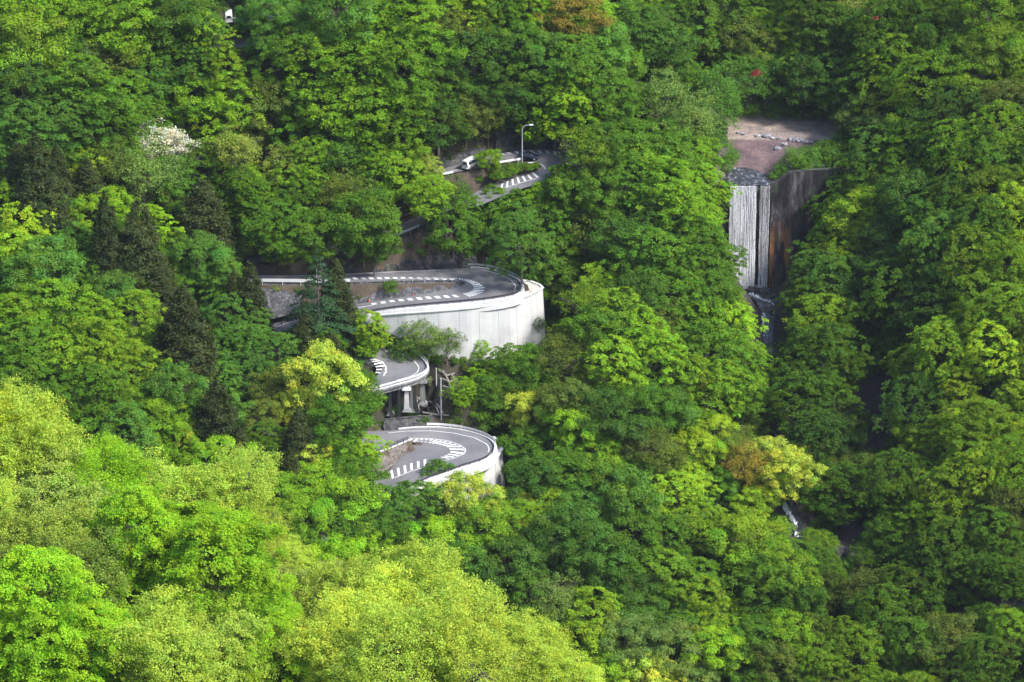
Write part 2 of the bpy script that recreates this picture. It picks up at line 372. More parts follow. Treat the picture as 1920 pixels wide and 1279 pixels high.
for i in list(range(0, 49, 2)) + list(range(58, len(ST), 2)):
    m_ = (E1[i] + E2[i]) / 2; CTRL.append((m_[0], m_[1], m_[2] - 0.3))
CTRL = np.array(CTRL)
def kern(d): return d
_d = np.linalg.norm(CTRL[:, None, :2] - CTRL[None, :, :2], axis=2)
_A = np.zeros((len(CTRL) + 3,) * 2); _n = len(CTRL)
_A[:_n, :_n] = kern(_d) - np.eye(_n) * 0.3; _A[:_n, _n] = 1; _A[:_n, _n+1:] = CTRL[:, :2]; _A[_n, :_n] = 1; _A[_n+1:, :_n] = CTRL[:, :2].T
_w = np.linalg.solve(_A, np.concatenate([CTRL[:, 2], np.zeros(3)]))
def rbf(X, Y):
    X = X.ravel(); Y = Y.ravel(); out = np.empty(len(X))
    for i in range(0, len(X), 20000):
        x, y = X[i:i+20000], Y[i:i+20000]
        d = np.hypot(x[:, None] - CTRL[None, :, 0], y[:, None] - CTRL[None, :, 1])
        out[i:i+20000] = kern(d) @ _w[:_n] + _w[_n] + _w[_n+1] * x + _w[_n+2] * y
    return out
def wobble(X, Y):
    return (0.5*np.sin(X*0.31+Y*0.17)+0.4*np.sin(X*0.13-Y*0.29+1.3)+0.25*np.sin(X*0.71+Y*0.53+.4)+0.2*np.sin(-X*.9+Y*.77))
xs = np.arange(-165, 166, 1.1)
ys = np.concatenate([np.arange(325, 690, 2.6), np.arange(690, 835, 0.85), np.arange(835, 905, 2.6)])
GX, GY = np.meshgrid(xs, ys)
GZ = rbf(GX, GY).reshape(GX.shape) + wobble(GX, GY) * 0.7
# level ground behind the dam, the drop in front of it
DAM_Y = 790.0; DAM_TOP = at_y(1405, 348, DAM_Y).z; DAM_FOOT = at_y(1405, 536, DAM_Y).z
DX0, DX1 = at_y(1330, 348, DAM_Y).x, at_y(1600, 320, DAM_Y).x
TER_Z = at_y(1450, 262, 808).z
gcol = np.zeros(GX.shape + (3,)); gcol[:] = (0.040, 0.038, 0.022)
inx = np.clip((GX - DX0) / 3.0, 0, 1) * np.clip((DX1 + 2 - GX) / 3.0, 0, 1)
back = (GY > DAM_Y + 1.2) & (GY < 826)
prof = np.interp(GY, [DAM_Y, DAM_Y + 9, 808, 811, 824, 830], [DAM_TOP - 0.5, DAM_TOP + 0.2, TER_Z - 0.3, TER_Z + 0.2, TER_Z + 0.5, TER_Z + 3])
rise = np.clip((GX - at_y(1450, 345, DAM_Y).x) / 5, 0, 1) * 3.0 * np.clip((806 - GY) / 6, 0, 1)
GZ = np.where(back & (inx > 0), GZ * (1 - inx) + (prof + rise) * inx, GZ)
front = (GY <= DAM_Y + 1.2) & (GY > DAM_Y - 14)
foot = DAM_FOOT - 0.5 + np.clip((GX - at_y(1450, 500, DAM_Y).x), 0, 20) * 0.9
GZ = np.where(front & (inx > 0), np.minimum(GZ, foot + 0.0), GZ)
gv = (GY > 809) & (GY < 828) & (inx > .3); gcol[gv] = (0.33, 0.27, 0.235)
pe = (GY > DAM_Y) & (GY <= 809) & (inx > .3); gcol[pe] = (0.15, 0.105, 0.11)
rk = (GY > 640) & (GX > 40) & (~gv) & (~pe) & (GY < DAM_Y); gcol[rk] = (0.055, 0.046, 0.046)
# carve the roads
def dens(A, B, n=9):
    t = np.linspace(0, 1, n)[None, :, None]
    return (A[:, None, :] * (1 - t) + B[:, None, :] * t).reshape(-1, 3)
C1 = dens(D1, D2); bridge = np.zeros(len(D1), bool); bridge[49*SUB:58*SUB] = True
bmask = np.repeat(bridge, 9)
keep = ~bmask
roadpts = np.concatenate([C1[keep], dens(U1, U2, 7), dens(T1, T2, 5)])
kd = KDTree(len(roadpts))
for i, p in enumerate(roadpts): kd.insert((p[0], p[1], 0), i)
kd.balance()
near = np.where((GY.ravel() > 695) & (GY.ravel() < 822) & (GX.ravel() < 45))[0]
gz = GZ.ravel().copy(); gc = gcol.reshape(-1, 3)
for k in near:
    x, y = float(GX.ravel()[k]), float(GY.ravel()[k])
    _, i, d = kd.find((x, y, 0))
    if d < 4.5:
        zr = roadpts[i, 2] - 0.35
        if d < 1.3: gz[k] = zr
        else:
            t = min(1.0, (d - 1.3) / 3.0); t = t * t * (3 - 2 * t)
            gz[k] = zr * (1 - t) + gz[k] * t
        if d < 2.6: gc[k] = (0.09, 0.070, 0.050)
# bridge bend: ground well below the deck on its outer side
bp = C1[bmask]; kb = KDTree(len(bp))
for i, p in enumerate(bp): kb.insert((p[0], p[1], 0), i)
kb.balance()
for k in near:
    x, y = float(GX.ravel()[k]), float(GY.ravel()[k])
    _, i, d = kb.find((x, y, 0))
    if d < 1.5:
        pxx, pyy, _ = proj((x, y, -331.5))
        low = min(1.0, max(0.0, (pxx - 690) / 50.0)) 
        gz[k] = min(gz[k], bp[i, 2] - 0.5) * (1 - low) + min(gz[k], bp[i, 2] - 4 - 0.9 * max(0.0, 736 - y)) * low
# ground drops to the foot of the two white walls
WALL_A = [(708,592,-323.2,-327.5),(760,588,-322.4,-330),(820,584,-322.1,-332.5),(880,579,-321.95,-334.0),(955,568,-321.9,-334.6),(990,555,-321.9,-334.6),(1018,541,-321.9,-334.6),(1012,535,-321.9,-334.6),(997,529,-321.9,-333),(975,526,-321.9,-327)]
WALL_B = [(742,936,-345.6,-349),(792,912,-344.8,-350),(852,890,-344.3,-351),(905,873,-344,-352),(932,858,-343.8,-352.2),(943,841,-343.6,-352),(938,830,-343.5,-350),(925,820,-343.4,-347)]
for W in (WALL_A, WALL_B):
    P = np.array([tuple(at_z(a, b, c)) + (d_,) for a, b, c, d_ in W])
    for k in near:
        x, y = float(GX.ravel()[k]), float(GY.ravel()[k]); best = None
        if x < P[:, 0].min() - 3 or x > P[:, 0].max() + 16 or y < P[:, 1].min() - 16 or y > P[:, 1].max() + 14: continue
        for j in range(len(P) - 1):
            a = P[j, :2]; t = P[j+1, :2] - a; L2 = t @ t; u = min(1, max(0, ((x - a[0])*t[0] + (y - a[1])*t[1]) / L2))
            q = a + t*u; dd = math.hypot(x - q[0], y - q[1]); sgn = (x - a[0])*t[1] - (y - a[1])*t[0]
            if best is None or dd < best[0] - 1e-6: best = (dd, sgn, P[j, 3]*(1-u) + P[j+1, 3]*u, P[j, 2]*(1-u) + P[j+1, 2]*u)
        dd, sgn, zf, ztop = best
        if sgn > 0:
            gz[k] = min(gz[k], zf + max(0, dd - 6) * 0.8)
        elif dd < 1.5: gz[k] = min(gz[k], zf)
GZ = gz.reshape(GX.shape); gcol = gc.reshape(GX.shape + (3,))
def height(x, y):
    """ground height by bilinear interpolation, arrays in"""
    x = np.clip(np.asarray(x, float), xs[0], xs[-1] - 1e-3); y = np.clip(np.asarray(y, float), ys[0], ys[-1] - 1e-3)
    i = np.clip(((x - xs[0]) / 1.1).astype(int), 0, len(xs) - 2); j = np.clip(np.searchsorted(ys, y, side='right') - 1, 0, len(ys) - 2)
    fx = (x - xs[i]) / (xs[i+1] - xs[i]); fy = (y - ys[j]) / (ys[j+1] - ys[j])
    return GZ[j, i]*(1-fx)*(1-fy) + GZ[j, i+1]*fx*(1-fy) + GZ[j+1, i]*(1-fx)*fy + GZ[j+1, i+1]*fx*fy
def grid_mesh(name, X, Y, Z, m, kind, col=None):
    h, w = X.shape; v = np.stack([X.ravel(), Y.ravel(), Z.ravel()], 1)
    idx = np.arange(h * w).reshape(h, w)
    f = np.stack([idx[:-1, :-1].ravel(), idx[:-1, 1:].ravel(), idx[1:, 1:].ravel(), idx[1:, :-1].ravel()], 1)
    me = fast_mesh(name, v, f, m)
    me.polygons.foreach_set('use_smooth', np.ones(len(f), bool))
    if col is not None:
        a = me.attributes.new('ground', 'FLOAT_COLOR', 'POINT'); c = np.ones((len(v), 4)); c[:, :3] = col.reshape(-1, 3)
        a.data.foreach_set('color', c.ravel().astype(np.float32))
    o = link(bpy.data.objects.new(name, me)); o['kind'] = kind; return o
def fast_mesh(name, v, f, m):
    me = bpy.data.meshes.new(name); v = np.asarray(v, np.float32); f = np.asarray(f, np.int32); k = f.shape[1]
    me.vertices.add(len(v)); me.vertices.foreach_set('co', v.ravel())
    me.loops.add(f.size); me.loops.foreach_set('vertex_index', f.ravel())
    me.polygons.add(len(f)); me.polygons.foreach_set('loop_start', np.arange(0, f.size, k, dtype=np.int32))
    me.update(calc_edges=True)
    if m is not None: me.materials.append(m)
    return me
grid_mesh('terrain', GX, GY, GZ, GROUND, 'structure', gcol)
# the mountain beyond and the hillsides out of view, one coarse sheet that meets the fine one a little below it
cx_ = np.linspace(-1500, 1500, 61); cy2 = np.linspace(-900, 2600, 71)
CX, CY = np.meshgrid(cx_, cy2)
CZ = np.interp(CY, [-900, -200, 0, 150, 325, 640, 905, 1300, 2600], [60, 30, -6, -120, -235, -380, -215, 60, 420]) + 14*np.sin(CX*0.011)*np.cos(CY*0.009) + np.abs(CX)*0.05
inside = (np.abs(CX) < 215) & (CY > 275) & (CY < 955); CZ = np.where(inside, CZ - 60, CZ); CZ = np.where(np.hypot(CX, CY) < 120, np.minimum(CZ, -8), CZ)
cc = np.zeros(CX.shape + (3,)); cc[:] = (0.045, 0.075, 0.03)
grid_mesh('hills', CX, CY, CZ, GROUND, 'structure', cc)

# ------------------------------------------------------------------ road surfaces and markings
def strip(name, A, B, m, kind=None, nc=5, parent=None):
    v = []; f = []
    for i in range(len(A)):
        for k in range(nc): v.append(A[i] * (1 - k/(nc-1)) + B[i] * (k/(nc-1)))
    for i in range(len(A) - 1):
        for k in range(nc - 1):
            a = i*nc + k; f.append((a, a+1, a+nc+1, a+nc))
    me = fast_mesh(name, np.array(v), np.array(f), m); o = link(bpy.data.objects.new(name, me), parent)
    if kind: o['kind'] = kind
    return o, np.array(v), f
ro, rv, rf = strip('road', D1, D2, ASPHALT, 'structure')
strip('upper_road', U1, U2, ASPHALT, 'structure'); strip('forest_track', T1, T2, ASPHALT, 'structure')
RPX, RPY, _ = proj(rv.T)
BV = BVHTree.FromPolygons([tuple(v) for v in rv], rf)
def on_road(px, py, lift=0.02):
    d = Vector(ray(px, py)).normalized()
    h = BV.ray_cast(Vector((0, 0, 0)), d, 2000)
    if h[0] is None:
        k = int(np.argmin((RPX - px)**2 + (RPY - py)**2)); return at_z(px, py, float(rv[k, 2]) + lift)
    return h[0] + Vector((0, 0, lift))
mk = MB()
def quad_px(a, b, c, d):
    n = len(mk.v); mk.v += [tuple(on_road(*p)) for p in (a, b, c, d)]; mk.f.append((n, n+1, n+2, n+3))
def pl(path, t):
    P = np.array(path, float); L = np.concatenate([[0], np.cumsum(np.hypot(*(P[1:] - P[:-1]).T))]); s = t * L[-1]
    return (float(np.interp(s, L, P[:, 0])), float(np.interp(s, L, P[:, 1])))
def line_px(path, w=0.15, n=40):
    pts = [on_road(*pl(path, i / n)) for i in range(n + 1)]
    for a, b in zip(pts[:-1], pts[1:]):
        t = (b - a); t.z = 0
        if t.length < 1e-4: continue
        s = t.normalized().cross(Vector((0, 0, 1))) * (w / 2); k = len(mk.v)
        mk.v += [tuple(a + s), tuple(b + s), tuple(b - s), tuple(a - s)]; mk.f.append((k, k+1, k+2, k+3))
def zebra(A, B, n, duty=0.45, skew=0.0):
    for i in range(n):
        t0 = i / n; t1 = t0 + duty / n
        quad_px(pl(A, t0), pl(A, t1), pl(B, min(1, max(0, t1 + skew))), pl(B, min(1, max(0, t0 + skew))))
# middle hairpin
zebra([(660,520.5),(760,520),(856,521.5)], [(660,524),(760,523.5),(856,525)], 13, 0.55, 0.02)
zebra([(860,521.5),(880,524.5),(897,530),(909,539),(907,547),(893,553.5),(878,557)], [(862,524.5),(874,527.5),(884,532),(889,539),(886,544.5),(877,549),(866,551)], 16, 0.5)
zebra([(862,557),(800,561),(740,566),(690,573)], [(852,553),(790,557),(735,563),(684,571)], 10, 0.5, -0.02)
line_px([(455,518),(540,518),(640,515),(760,509),(860,506)], 0.14)
line_px([(655,581),(672,577),(700,572.5)], 0.18)
line_px([(905,506),(935,514),(958,525),(967,536),(965,545)], 0.16)
line_px([(520,612),(545,604),(640,584)], 0.16)
# bridge bend
zebra([(703,673),(717,679),(723,688),(723,697),(718,704)], [(693,674),(700,680),(705,688),(706,695),(702,702)], 6, 0.45)
line_px([(700,672),(717,678.5),(724,688),(724,698),(719,705)], 0.2)
for q in ([(716,653),(720,652),(728,659),(724,660)], [(730,655),(733,655),(735,662),(731,662)], [(743,658),(747,659),(744,664),(741,663)], [(755,662),(758,663),(755,667),(752,666)]): quad_px(*q)
line_px([(700,654),(718,653),(727,660),(757,667),(777,677),(786,689),(783,698),(770,706),(745,713)], 0.16)
# bottom hairpin
line_px([(728,812),(760,808.5),(810,808),(850,812),(890,821),(913,833),(918,842),(915,848)], 0.16)
zebra([(780,823),(810,824),(838,828),(862,836),(872,844),(868,851),(850,858),(835,861)], [(775,828),(798,829.5),(820,833),(838,838),(846,845),(843,850),(832,856),(822,858)], 15, 0.45)
line_px([(768,822),(800,822),(838,826),(862,834),(874,843),(870,851),(850,860),(832,864)], 0.16)
zebra([(799,873),(770,882),(740,895),(728,903)], [(799,861),(770,869),(739,880),(724,887)], 6, 0.36)
line_px([(836,863),(800,875),(770,884),(740,896)], 0.16)
# upper hairpin
zebra([(934,288.5),(980,282),(1015,282),(1050,284.5)], [(942,290.5),(990,287),(1032,288),(1052,291)], 8, 0.45, 0.01)
line_px([(930,291),(990,287.5),(1030,288.5),(1055,293)], 0.14)
for q in ([(989,304),(1002,303.5),(1004,305.5),(992,306)], [(996,308),(1011,307.5),(1014,309.5),(999,310)], [(1003,312),(1019,311.5),(1022,313.5),(1006,314)], [(1007,316),(1020,315.5),(1023,317.3),(1010,318)]): quad_px(*q)
zebra([(1010,332),(970,344),(930,357.5)], [(1000,323.5),(963,335),(935,347)], 7, 0.35)
line_px([(1012,333),(970,345),(928,359)], 0.14)
line_px([(1000,302),(1016,309),(1024,318)], 0.14)
line_px([(812,328),(870,316),(880,314)], 0.14)
pm = mk.build('road_marking', PAINT); pm['kind'] = 'structure'
# kerb along the outside of the paved bends
def kerb(s0, s1, side=1, h=0.18, w=0.35, m=CONC_CAP, name='kerb', out=0.0, lab=None):
    A, B = (D1, D2) if side == 1 else (D2, D1); b = MB(); seg = range(int(s0 * SUB), int(s1 * SUB) + 1); P = []
    for i in seg:
        o = A[i] - B[i]; o[2] = 0; o = o / (np.linalg.norm(o) + 1e-6); P.append(Vector(A[i] + o * (out + w / 2)))
    for a, c in zip(P[:-1], P[1:]):
        if (c - a).length > 1e-3: b.beam(a + Vector((0, 0, h / 2 - 0.1)), c + Vector((0, 0, h / 2 - 0.1)), w, h + 0.2)
    o = b.build(name, m); o['kind'] = 'structure'; return o
kerb(30.5, 40); kerb(50.5, 58); kerb(64.5, 73)

# ------------------------------------------------------------------ guardrails
def guardrail(s0, s1, side, label, m=GALV, step=2.0, h=0.85, rows=1, bh=0.33, out=0.25, name='guardrail', pm_=None):
    A, B = (D1, D2) if side == 1 else (D2, D1); P = []
    i = s0 * SUB
    while i <= s1 * SUB:
        k = int(i); fr = i - k; k2 = min(k + 1, len(A) - 1)
        a = A[k] * (1 - fr) + A[k2] * fr; b_ = B[k] * (1 - fr) + B[k2] * fr
        o = a - b_; o[2] = 0; o = o / (np.linalg.norm(o) + 1e-6); P.append(Vector(a + o * out)); i += 0.5
    t = thing(name, P[0], label, 'guardrail', 'guardrails along the road'); O = P[0]
    for r in range(rows):
        rb = MB(); z = h - bh / 2 - r * (bh + 0.25)
        for a, c in zip(P[:-1], P[1:]):
            if (c - a).length < 1e-3: continue
            for dz in (-bh * 0.27, bh * 0.27):
                rb.beam(a - O + Vector((0, 0, z + dz)), c - O + Vector((0, 0, z + dz)), 0.06, bh * 0.46)
            rb.beam(a - O + Vector((0, 0, z)), c - O + Vector((0, 0, z)), 0.02, bh * 0.3)
        rb.build('rail', m, t)
    pmesh = None; acc = 0.0
    for j, p in enumerate(P):
        if j: acc += (p - P[j-1]).length
        if j == 0 or acc >= step:
            acc = 0.0
            if pmesh is None:
                b = MB(); b.tube([(0, 0, -0.35), (0, 0, h + 0.03)], 0.065, 0.065, 6)
                q = b.build('post', pm_ or m, t); pmesh = q.data
            else: q = link(bpy.data.objects.new('post', pmesh), t)
            q.location = p - O
    return t
guardrail(30.4, 34.6, 1, 'grey guardrail round the back of the middle hairpin above the white wall', GALV, bh=0.42, h=0.95)
guardrail(34.7, 40.2, 1, 'dark guardrail on top of the big white wall along the lower side of the bend', BROWN_RAIL, bh=0.36)
guardrail(51.0, 57.5, 1, 'white guardrail round the bridge bend that stands on concrete piers', WHITE_RAIL, bh=0.40, h=0.95)
guardrail(65.6, 69.4, 1, 'white guardrail round the back of the bottom hairpin', WHITE_RAIL, bh=0.45, h=0.95)
guardrail(69.5, 74.0, 1, 'dark thin guardrail along the front of the bottom hairpin', BROWN_RAIL, bh=0.26)
guardrail(25.4, 27.6, 2, 'broad white guardrail beside the straight road left of the tiered fir', WHITE_RAIL, bh=0.7, h=1.0, step=3.5)
guardrail(28.2, 30.4, 2, 'thin grey guardrail above the mortared stone wall inside the middle bend', GALV, bh=0.16, h=0.8, step=1.8)
guardrail(63.6, 65.0, 2, 'short dark railing on the low stone wall inside the bottom hairpin', BROWN_RAIL, bh=0.16, h=1.0, rows=2, step=1.0)
guardrail(16.7, 18.2, 1, 'grey guardrail glimpsed between trees above the middle hairpin', GALV, bh=0.4, h=0.9)
guardrail(3.9, 4.7, 2, 'white guardrail below the road just downhill of the white van', WHITE_RAIL, bh=0.4, h=0.5)
guardrail(6.0, 6.8, 2, 'short white guardrail at the foot of the tall street lamp', WHITE_RAIL, bh=0.5, h=0.7)

# ------------------------------------------------------------------ retaining walls
def wall_path(pts):   # (px, py_top, z_top, z_bottom)
    return [(at_z(px, py, zt), zb) for px, py, zt, zb in pts]
def panel_wall(name, pts, label, cat_, m, npan, thick=0.6, batter=0.06, gap=0.05, cap=True, group=None, cap_m=None, away=None):
    P = wall_path(pts); O = P[0][0].copy()
    xy = np.array([(p.x, p.y, p.z, zb) for p, zb in P]); L = np.concatenate([[0], np.cumsum(np.hypot(*(xy[1:, :2] - xy[:-1, :2]).T))])
    t = thing(name, O, label, cat_, group)
    def S(s): return np.array([np.interp(s, L, xy[:, k]) for k in range(4)])
    c = Vector((np.mean(xy[:, 0]), np.mean(xy[:, 1]) + 12, 0)) if away is None else Vector(away)
    for k in range(npan):
        s0 = L[-1] * k / npan + gap / 2; s1 = L[-1] * (k + 1) / npan - gap / 2; n = 5; v = []; f = []
        for j in range(n + 1):
            q = S(s0 + (s1 - s0) * j / n); e = S(min(L[-1], s0 + (s1 - s0) * j / n + 0.3)) - S(max(0, s0 + (s1 - s0) * j / n - 0.3))
            nx = Vector((e[1], -e[0], 0)).normalized()
            if nx.dot(Vector((q[0], q[1], 0)) - c) < 0: nx = -nx
            hgt = q[2] - q[3]; proud = 0.012 * (k % 2)
            top = Vector((q[0], q[1], q[2])) - O + nx * proud; bot = Vector((q[0], q[1], q[3])) + nx * (batter * hgt + proud) - O
            v += [top, bot, top - nx * thick, Vector((bot.x, bot.y, bot.z)) - nx * (thick + batter * hgt)]
        for j in range(n):
            a = 4 * j; b = a + 4
            f += [(a, a+1, b+1, b), (a+2, b+2, b+3, a+3), (a, b, b+2, a+2), (a+1, a+3, b+3, b+1)]
        f += [(0, 2, 3, 1), (4*n, 4*n+1, 4*n+3, 4*n+2)]
        mb = MB(); mb.v = [tuple(x) for x in v]; mb.f = f; mb.build('panel', m, t)
    if cap:
        b = MB(); n = npan * 5; Q = []
        for j in range(n + 1):
            q = S(L[-1] * j / n); Q.append(Vector(q[:3]) - O)
        for a, c2 in zip(Q[:-1], Q[1:]): b.beam(a + Vector((0, 0, 0.12)), c2 + Vector((0, 0, 0.12)), 0.55, 0.24)
        b.build('coping', cap_m or CONC_CAP, t)
    return t
# big wall under the middle hairpin: tall lower wall, then the parapet band set back on it
panel_wall('retaining_wall', [(708,592,-323.2,-327.5),(760,588,-322.4,-330),(820,584,-322.1,-332.5),(880,579,-321.95,-334.6),(955,568,-321.9,-335.4),(990,555,-321.9,-335.6),(1017,541,-321.9,-336)],
           'big pale concrete wall with vertical joints under the middle hairpin bend', 'wall', CONC, 9)
panel_wall('end_wall', [(1018,541,-321.95,-336),(1012,535,-321.9,-336),(997,529,-321.9,-335),(975,526,-321.9,-334)], 'side return of the big pale wall facing the ravine', 'wall', CONC, 3, away=(at_z(985,540,-322).x, at_z(985,540,-322).y, 0))
# level shelf between road and wall top
sh = MB(); ring = [at_z(*p, -321.95) for p in [(880,579),(955,568),(990,555),(1016,541),(1010,534),(995,529),(968,524),(955,540),(900,560)]]
sh.v = [tuple(p) for p in ring] + [tuple(p - Vector((0, 0, 0.4))) for p in ring]; k = len(ring)
sh.f = [tuple(range(k)), tuple(reversed(range(k, 2*k)))] + [(i, (i+1) % k, (i+1) % k + k, i + k) for i in range(k)]
tag(sh.build('wall_shelf', concrete('shelf_concrete', (0.42, 0.38, 0.33), (0.62, 0.58, 0.52), 0.6, 0, 0.35)), 'flat concrete shelf at the corner of the big pale wall', 'ledge')
def band(name, s0, s1, drop, label, side=1, out=0.55, m=CONC_CAP, lean=0.25):
    A, B = (D1, D2) if side == 1 else (D2, D1); v = []; f = []; O = Vector(A[int(s0 * SUB)]); n = 0
    for i in range(int(s0 * SUB), int(s1 * SUB) + 1):
        o = A[i] - B[i]; o[2] = 0; o = Vector(o / (np.linalg.norm(o) + 1e-6)); a = Vector(A[i]) - O
        v += [a + o * out + Vector((0, 0, .02)), a + o * (out + lean) - Vector((0, 0, drop)), a + o * (out - 0.4) + Vector((0, 0, .02)), a + o * (out - 0.4) - Vector((0, 0, drop))]; n += 1
    for j in range(n - 1):
        a = 4*j; b = a + 4; f += [(a, a+1, b+1, b), (a+2, b+2, b+3, a+3), (a, b, b+2, a+2)]
    f += [(0, 2, 3, 1), (4*n-4, 4*n-3, 4*n-1, 4*n-2)]
    mb = MB(); mb.v = [tuple(x) for x in v]; mb.f = f; o = mb.build(name, m); o.location = O; return tag(o, label, 'wall')
band('parapet_wall', 30.6, 41.0, 2.1, 'white concrete band just below the middle hairpin guardrail')
band('parapet_wall', 65.6, 74.5, 2.0, 'white concrete band just below the bottom hairpin guardrail')
panel_wall('retaining_wall', [(742,936,-345.6,-351),(792,912,-344.8,-352.5),(852,890,-344.3,-353.5),(905,873,-344,-354),(932,858,-343.8,-354.2),(943,841,-343.6,-354.5),(938,830,-343.5,-354),(925,820,-343.4,-351)],
           'white concrete wall under the bottom hairpin, rising behind the yellow-green tree', 'wall', CONC, 7)
sh2 = MB(); ring = [at_z(*p, -343.9) for p in [(852,890),(905,873),(932,858),(943,841),(938,830),(915,822),(900,845),(860,870)]]
sh2.v = [tuple(p) for p in ring] + [tuple(p - Vector((0, 0, 0.4))) for p in ring]; k = len(ring)
sh2.f = [tuple(range(k)), tuple(reversed(range(k, 2*k)))] + [(i, (i+1) % k, (i+1) % k + k, i + k) for i in range(k)]
tag(sh2.build('wall_shelf', CONC_CAP), 'narrow white ledge round the foot of the bottom hairpin parapet', 'ledge')

def face_wall(name, top, bot, label, m, n=24, thick=0.5, cat_='wall', rough_=0.12, cap_m=None):
    """sloping stone facing between two polylines of world points"""
    T = np.array([tuple(p) for p in top]); B = np.array([tuple(p) for p in bot])
    def rs(P, n):
        L = np.concatenate([[0], np.cumsum(np.linalg.norm(P[1:] - P[:-1], axis=1))]); s = np.linspace(0, L[-1], n)
        return np.stack([np.interp(s, L, P[:, k]) for k in range(3)], 1)
    T = rs(T, n); B = rs(B, n); O = T[0].copy(); v = []; f = []; r = 5
    for i in range(n):
        for j in range(r + 1):
            p = T[i] * (1 - j / r) + B[i] * (j / r) - O
            if 0 < j: p = p + rng.normal(0, rough_, 3) * (1, 1, 0.3)
            v.append(p)
    q = len(v)
    for i in range(n): v.append(T[i] - O + (0, thick, 0)); v.append(B[i] - O + (0, thick, -0.5))
    for i in range(n - 1):
        for j in range(r): a = i*(r+1) + j; f.append((a, a+1, a+r+2, a+r+1))
        f.append((i*(r+1), (i+1)*(r+1), q + 2*i + 2, q + 2*i))
    f.append(tuple([j for j in range(r + 1)] + [q + 1, q])); e = (n-1)*(r+1); f.append(tuple([q + 2*n - 2, q + 2*n - 1] + [e + r - j for j in range(r + 1)]))
    mb = MB(); mb.v = [tuple(x) for x in v]; mb.f = f
    t = thing(name, tuple(O), label, cat_); mb.build('facing', m, t)
    b = MB()
    for i in range(n - 1): b.beam(Vector(T[i] - O) + Vector((0, 0.1, 0.08)), Vector(T[i+1] - O) + Vector((0, 0.1, 0.08)), 0.45, 0.2)
    b.build('coping', cap_m or m, t); return t
dn = lambda P, d: [Vector(p) - Vector((0, 0, d)) for p in P]
face_wall('stone_wall', dn(D2[27*SUB:31*SUB], 0.12), dn(D2[42*SUB:35*SUB:-1], 0.35), 'grey mortared stone wall between the two arms of the middle hairpin', STONE, 40)
face_wall('stone_wall', dn(D2[25*SUB:27*SUB], 0.12), [at_z(440,612,-325.8), at_z(555,588,-324.2)], 'overgrown stone wall under the broad white guardrail beside the fir', STONE, 24)
face_wall('low_stone_wall', dn(D2[64*SUB:65*SUB+2], 0.1), [at_z(690,915,-343.6), at_z(728,880,-343.4), at_z(772,838,-342.2)], 'short brown stone wall inside the bottom hairpin under a dark railing', stone_mat('brown_stone', (0.12, 0.10, 0.09), (0.21, 0.18, 0.165), 1.2, moss=0.2), 18, cap_m=CONC_CAP)
lift = lambda P, h, o=1.6: [Vector((p[0], p[1] + o + h * 0.35, p[2] + h)) for p in P]
face_wall('stone_wall', lift(D1[27*SUB+3:31*SUB], 2.6), lift(D1[27*SUB+3:31*SUB], -0.3, 1.0), 'long dark stone wall behind the back arm of the middle hairpin', STONE_D, 40)
face_wall('stone_wall', lift(D1[6*SUB:10*SUB], 4.2), lift(D1[6*SUB:10*SUB], -0.3, 1.0), 'dark ivy-grown stone wall behind the dark car on the upper bend', STONE_D, 30)
face_wall('stone_wall', lift(D1[4*SUB:6*SUB-1], 1.6), lift(D1[4*SUB:6*SUB-1], -0.3, 1.0), 'low overgrown stone wall behind the white van', STONE_D, 16)
face_wall('stone_wall', [at_z(700,617,-325.5), at_z(722,622,-326.5), at_z(760,640,-328)], [at_z(690,650,-330.3), at_z(722,652,-330.6), at_z(775,668,-331.5)], 'dark rubble wall between the big pale wall and the bridge bend', STONE_D, 14)
face_wall('stone_wall', lift(D1[64*SUB:66*SUB], 1.5), lift(D1[64*SUB:66*SUB], -0.3, 0.8), 'low stone wall at the back of the bottom hairpin below the slope frames', STONE_D, 14)

# ------------------------------------------------------------------ the bridge bend
O = Vector(D1[53*SUB]); br = thing('road_bridge', O, 'curved concrete bridge deck on piers carrying the second bend', 'bridge')
v = []; f = []; i0, i1 = 49*SUB, 58*SUB
for i in range(i0, i1 + 1):
    o = D1[i] - D2[i]; o[2] = 0; o = Vector(o / np.linalg.norm(o)); a = Vector(D1[i]) - O; b = Vector(D2[i]) - O
    z = Vector((0, 0, 1)); v += [a + o*0.5 - z*0.06, a + o*0.5 - z*0.45, a - z*0.55, a - z*1.35, b - z*1.35, b - z*0.06]
n = i1 - i0
for j in range(n):
    for k in range(6): a = 6*j + k; b = 6*j + (k+1) % 6; f.append((a, b, b + 6, a + 6))
f += [tuple(range(6)), tuple(reversed(range(6*n, 6*n + 6)))]
mb = MB(); mb.v = [tuple(x) for x in v]; mb.f = f; mb.build('deck', CONC_OLD, br)
def pier(px, py, w, d, zt, zb, m=CONC_OLD, cap=True):
    p = at_z(px, py, zt) - O; h = zt - zb
    b = MB().box((p.x, p.y, p.z - h/2), (w, d, h)); q = b.build('pier', m, br)
    if cap:
        c = MB().box((p.x, p.y, p.z - 0.35), (w + 0.8, d + 0.5, 0.7)); c.build('pier_head', m, q)
        c = MB().box((p.x, p.y, p.z - h + 0.3), (w + 0.9, d + 0.8, 0.6)); c.build('footing', CONC_OLD, q)
pier(762, 724, 1.15, 1.0, -333.0, -338.6, CONC); pier(792, 711, 1.2, 1.0, -332.6, -338.2, CONC_OLD)
pier(748, 722, 0.8, 0.8, -333.2, -341.5); pier(778, 709, 0.8, 0.8, -332.8, -340.5); pier(731, 716, 0.8, 0.8, -333, -340.5); pier(771, 714, 0.6, 0.6, -333, -340)

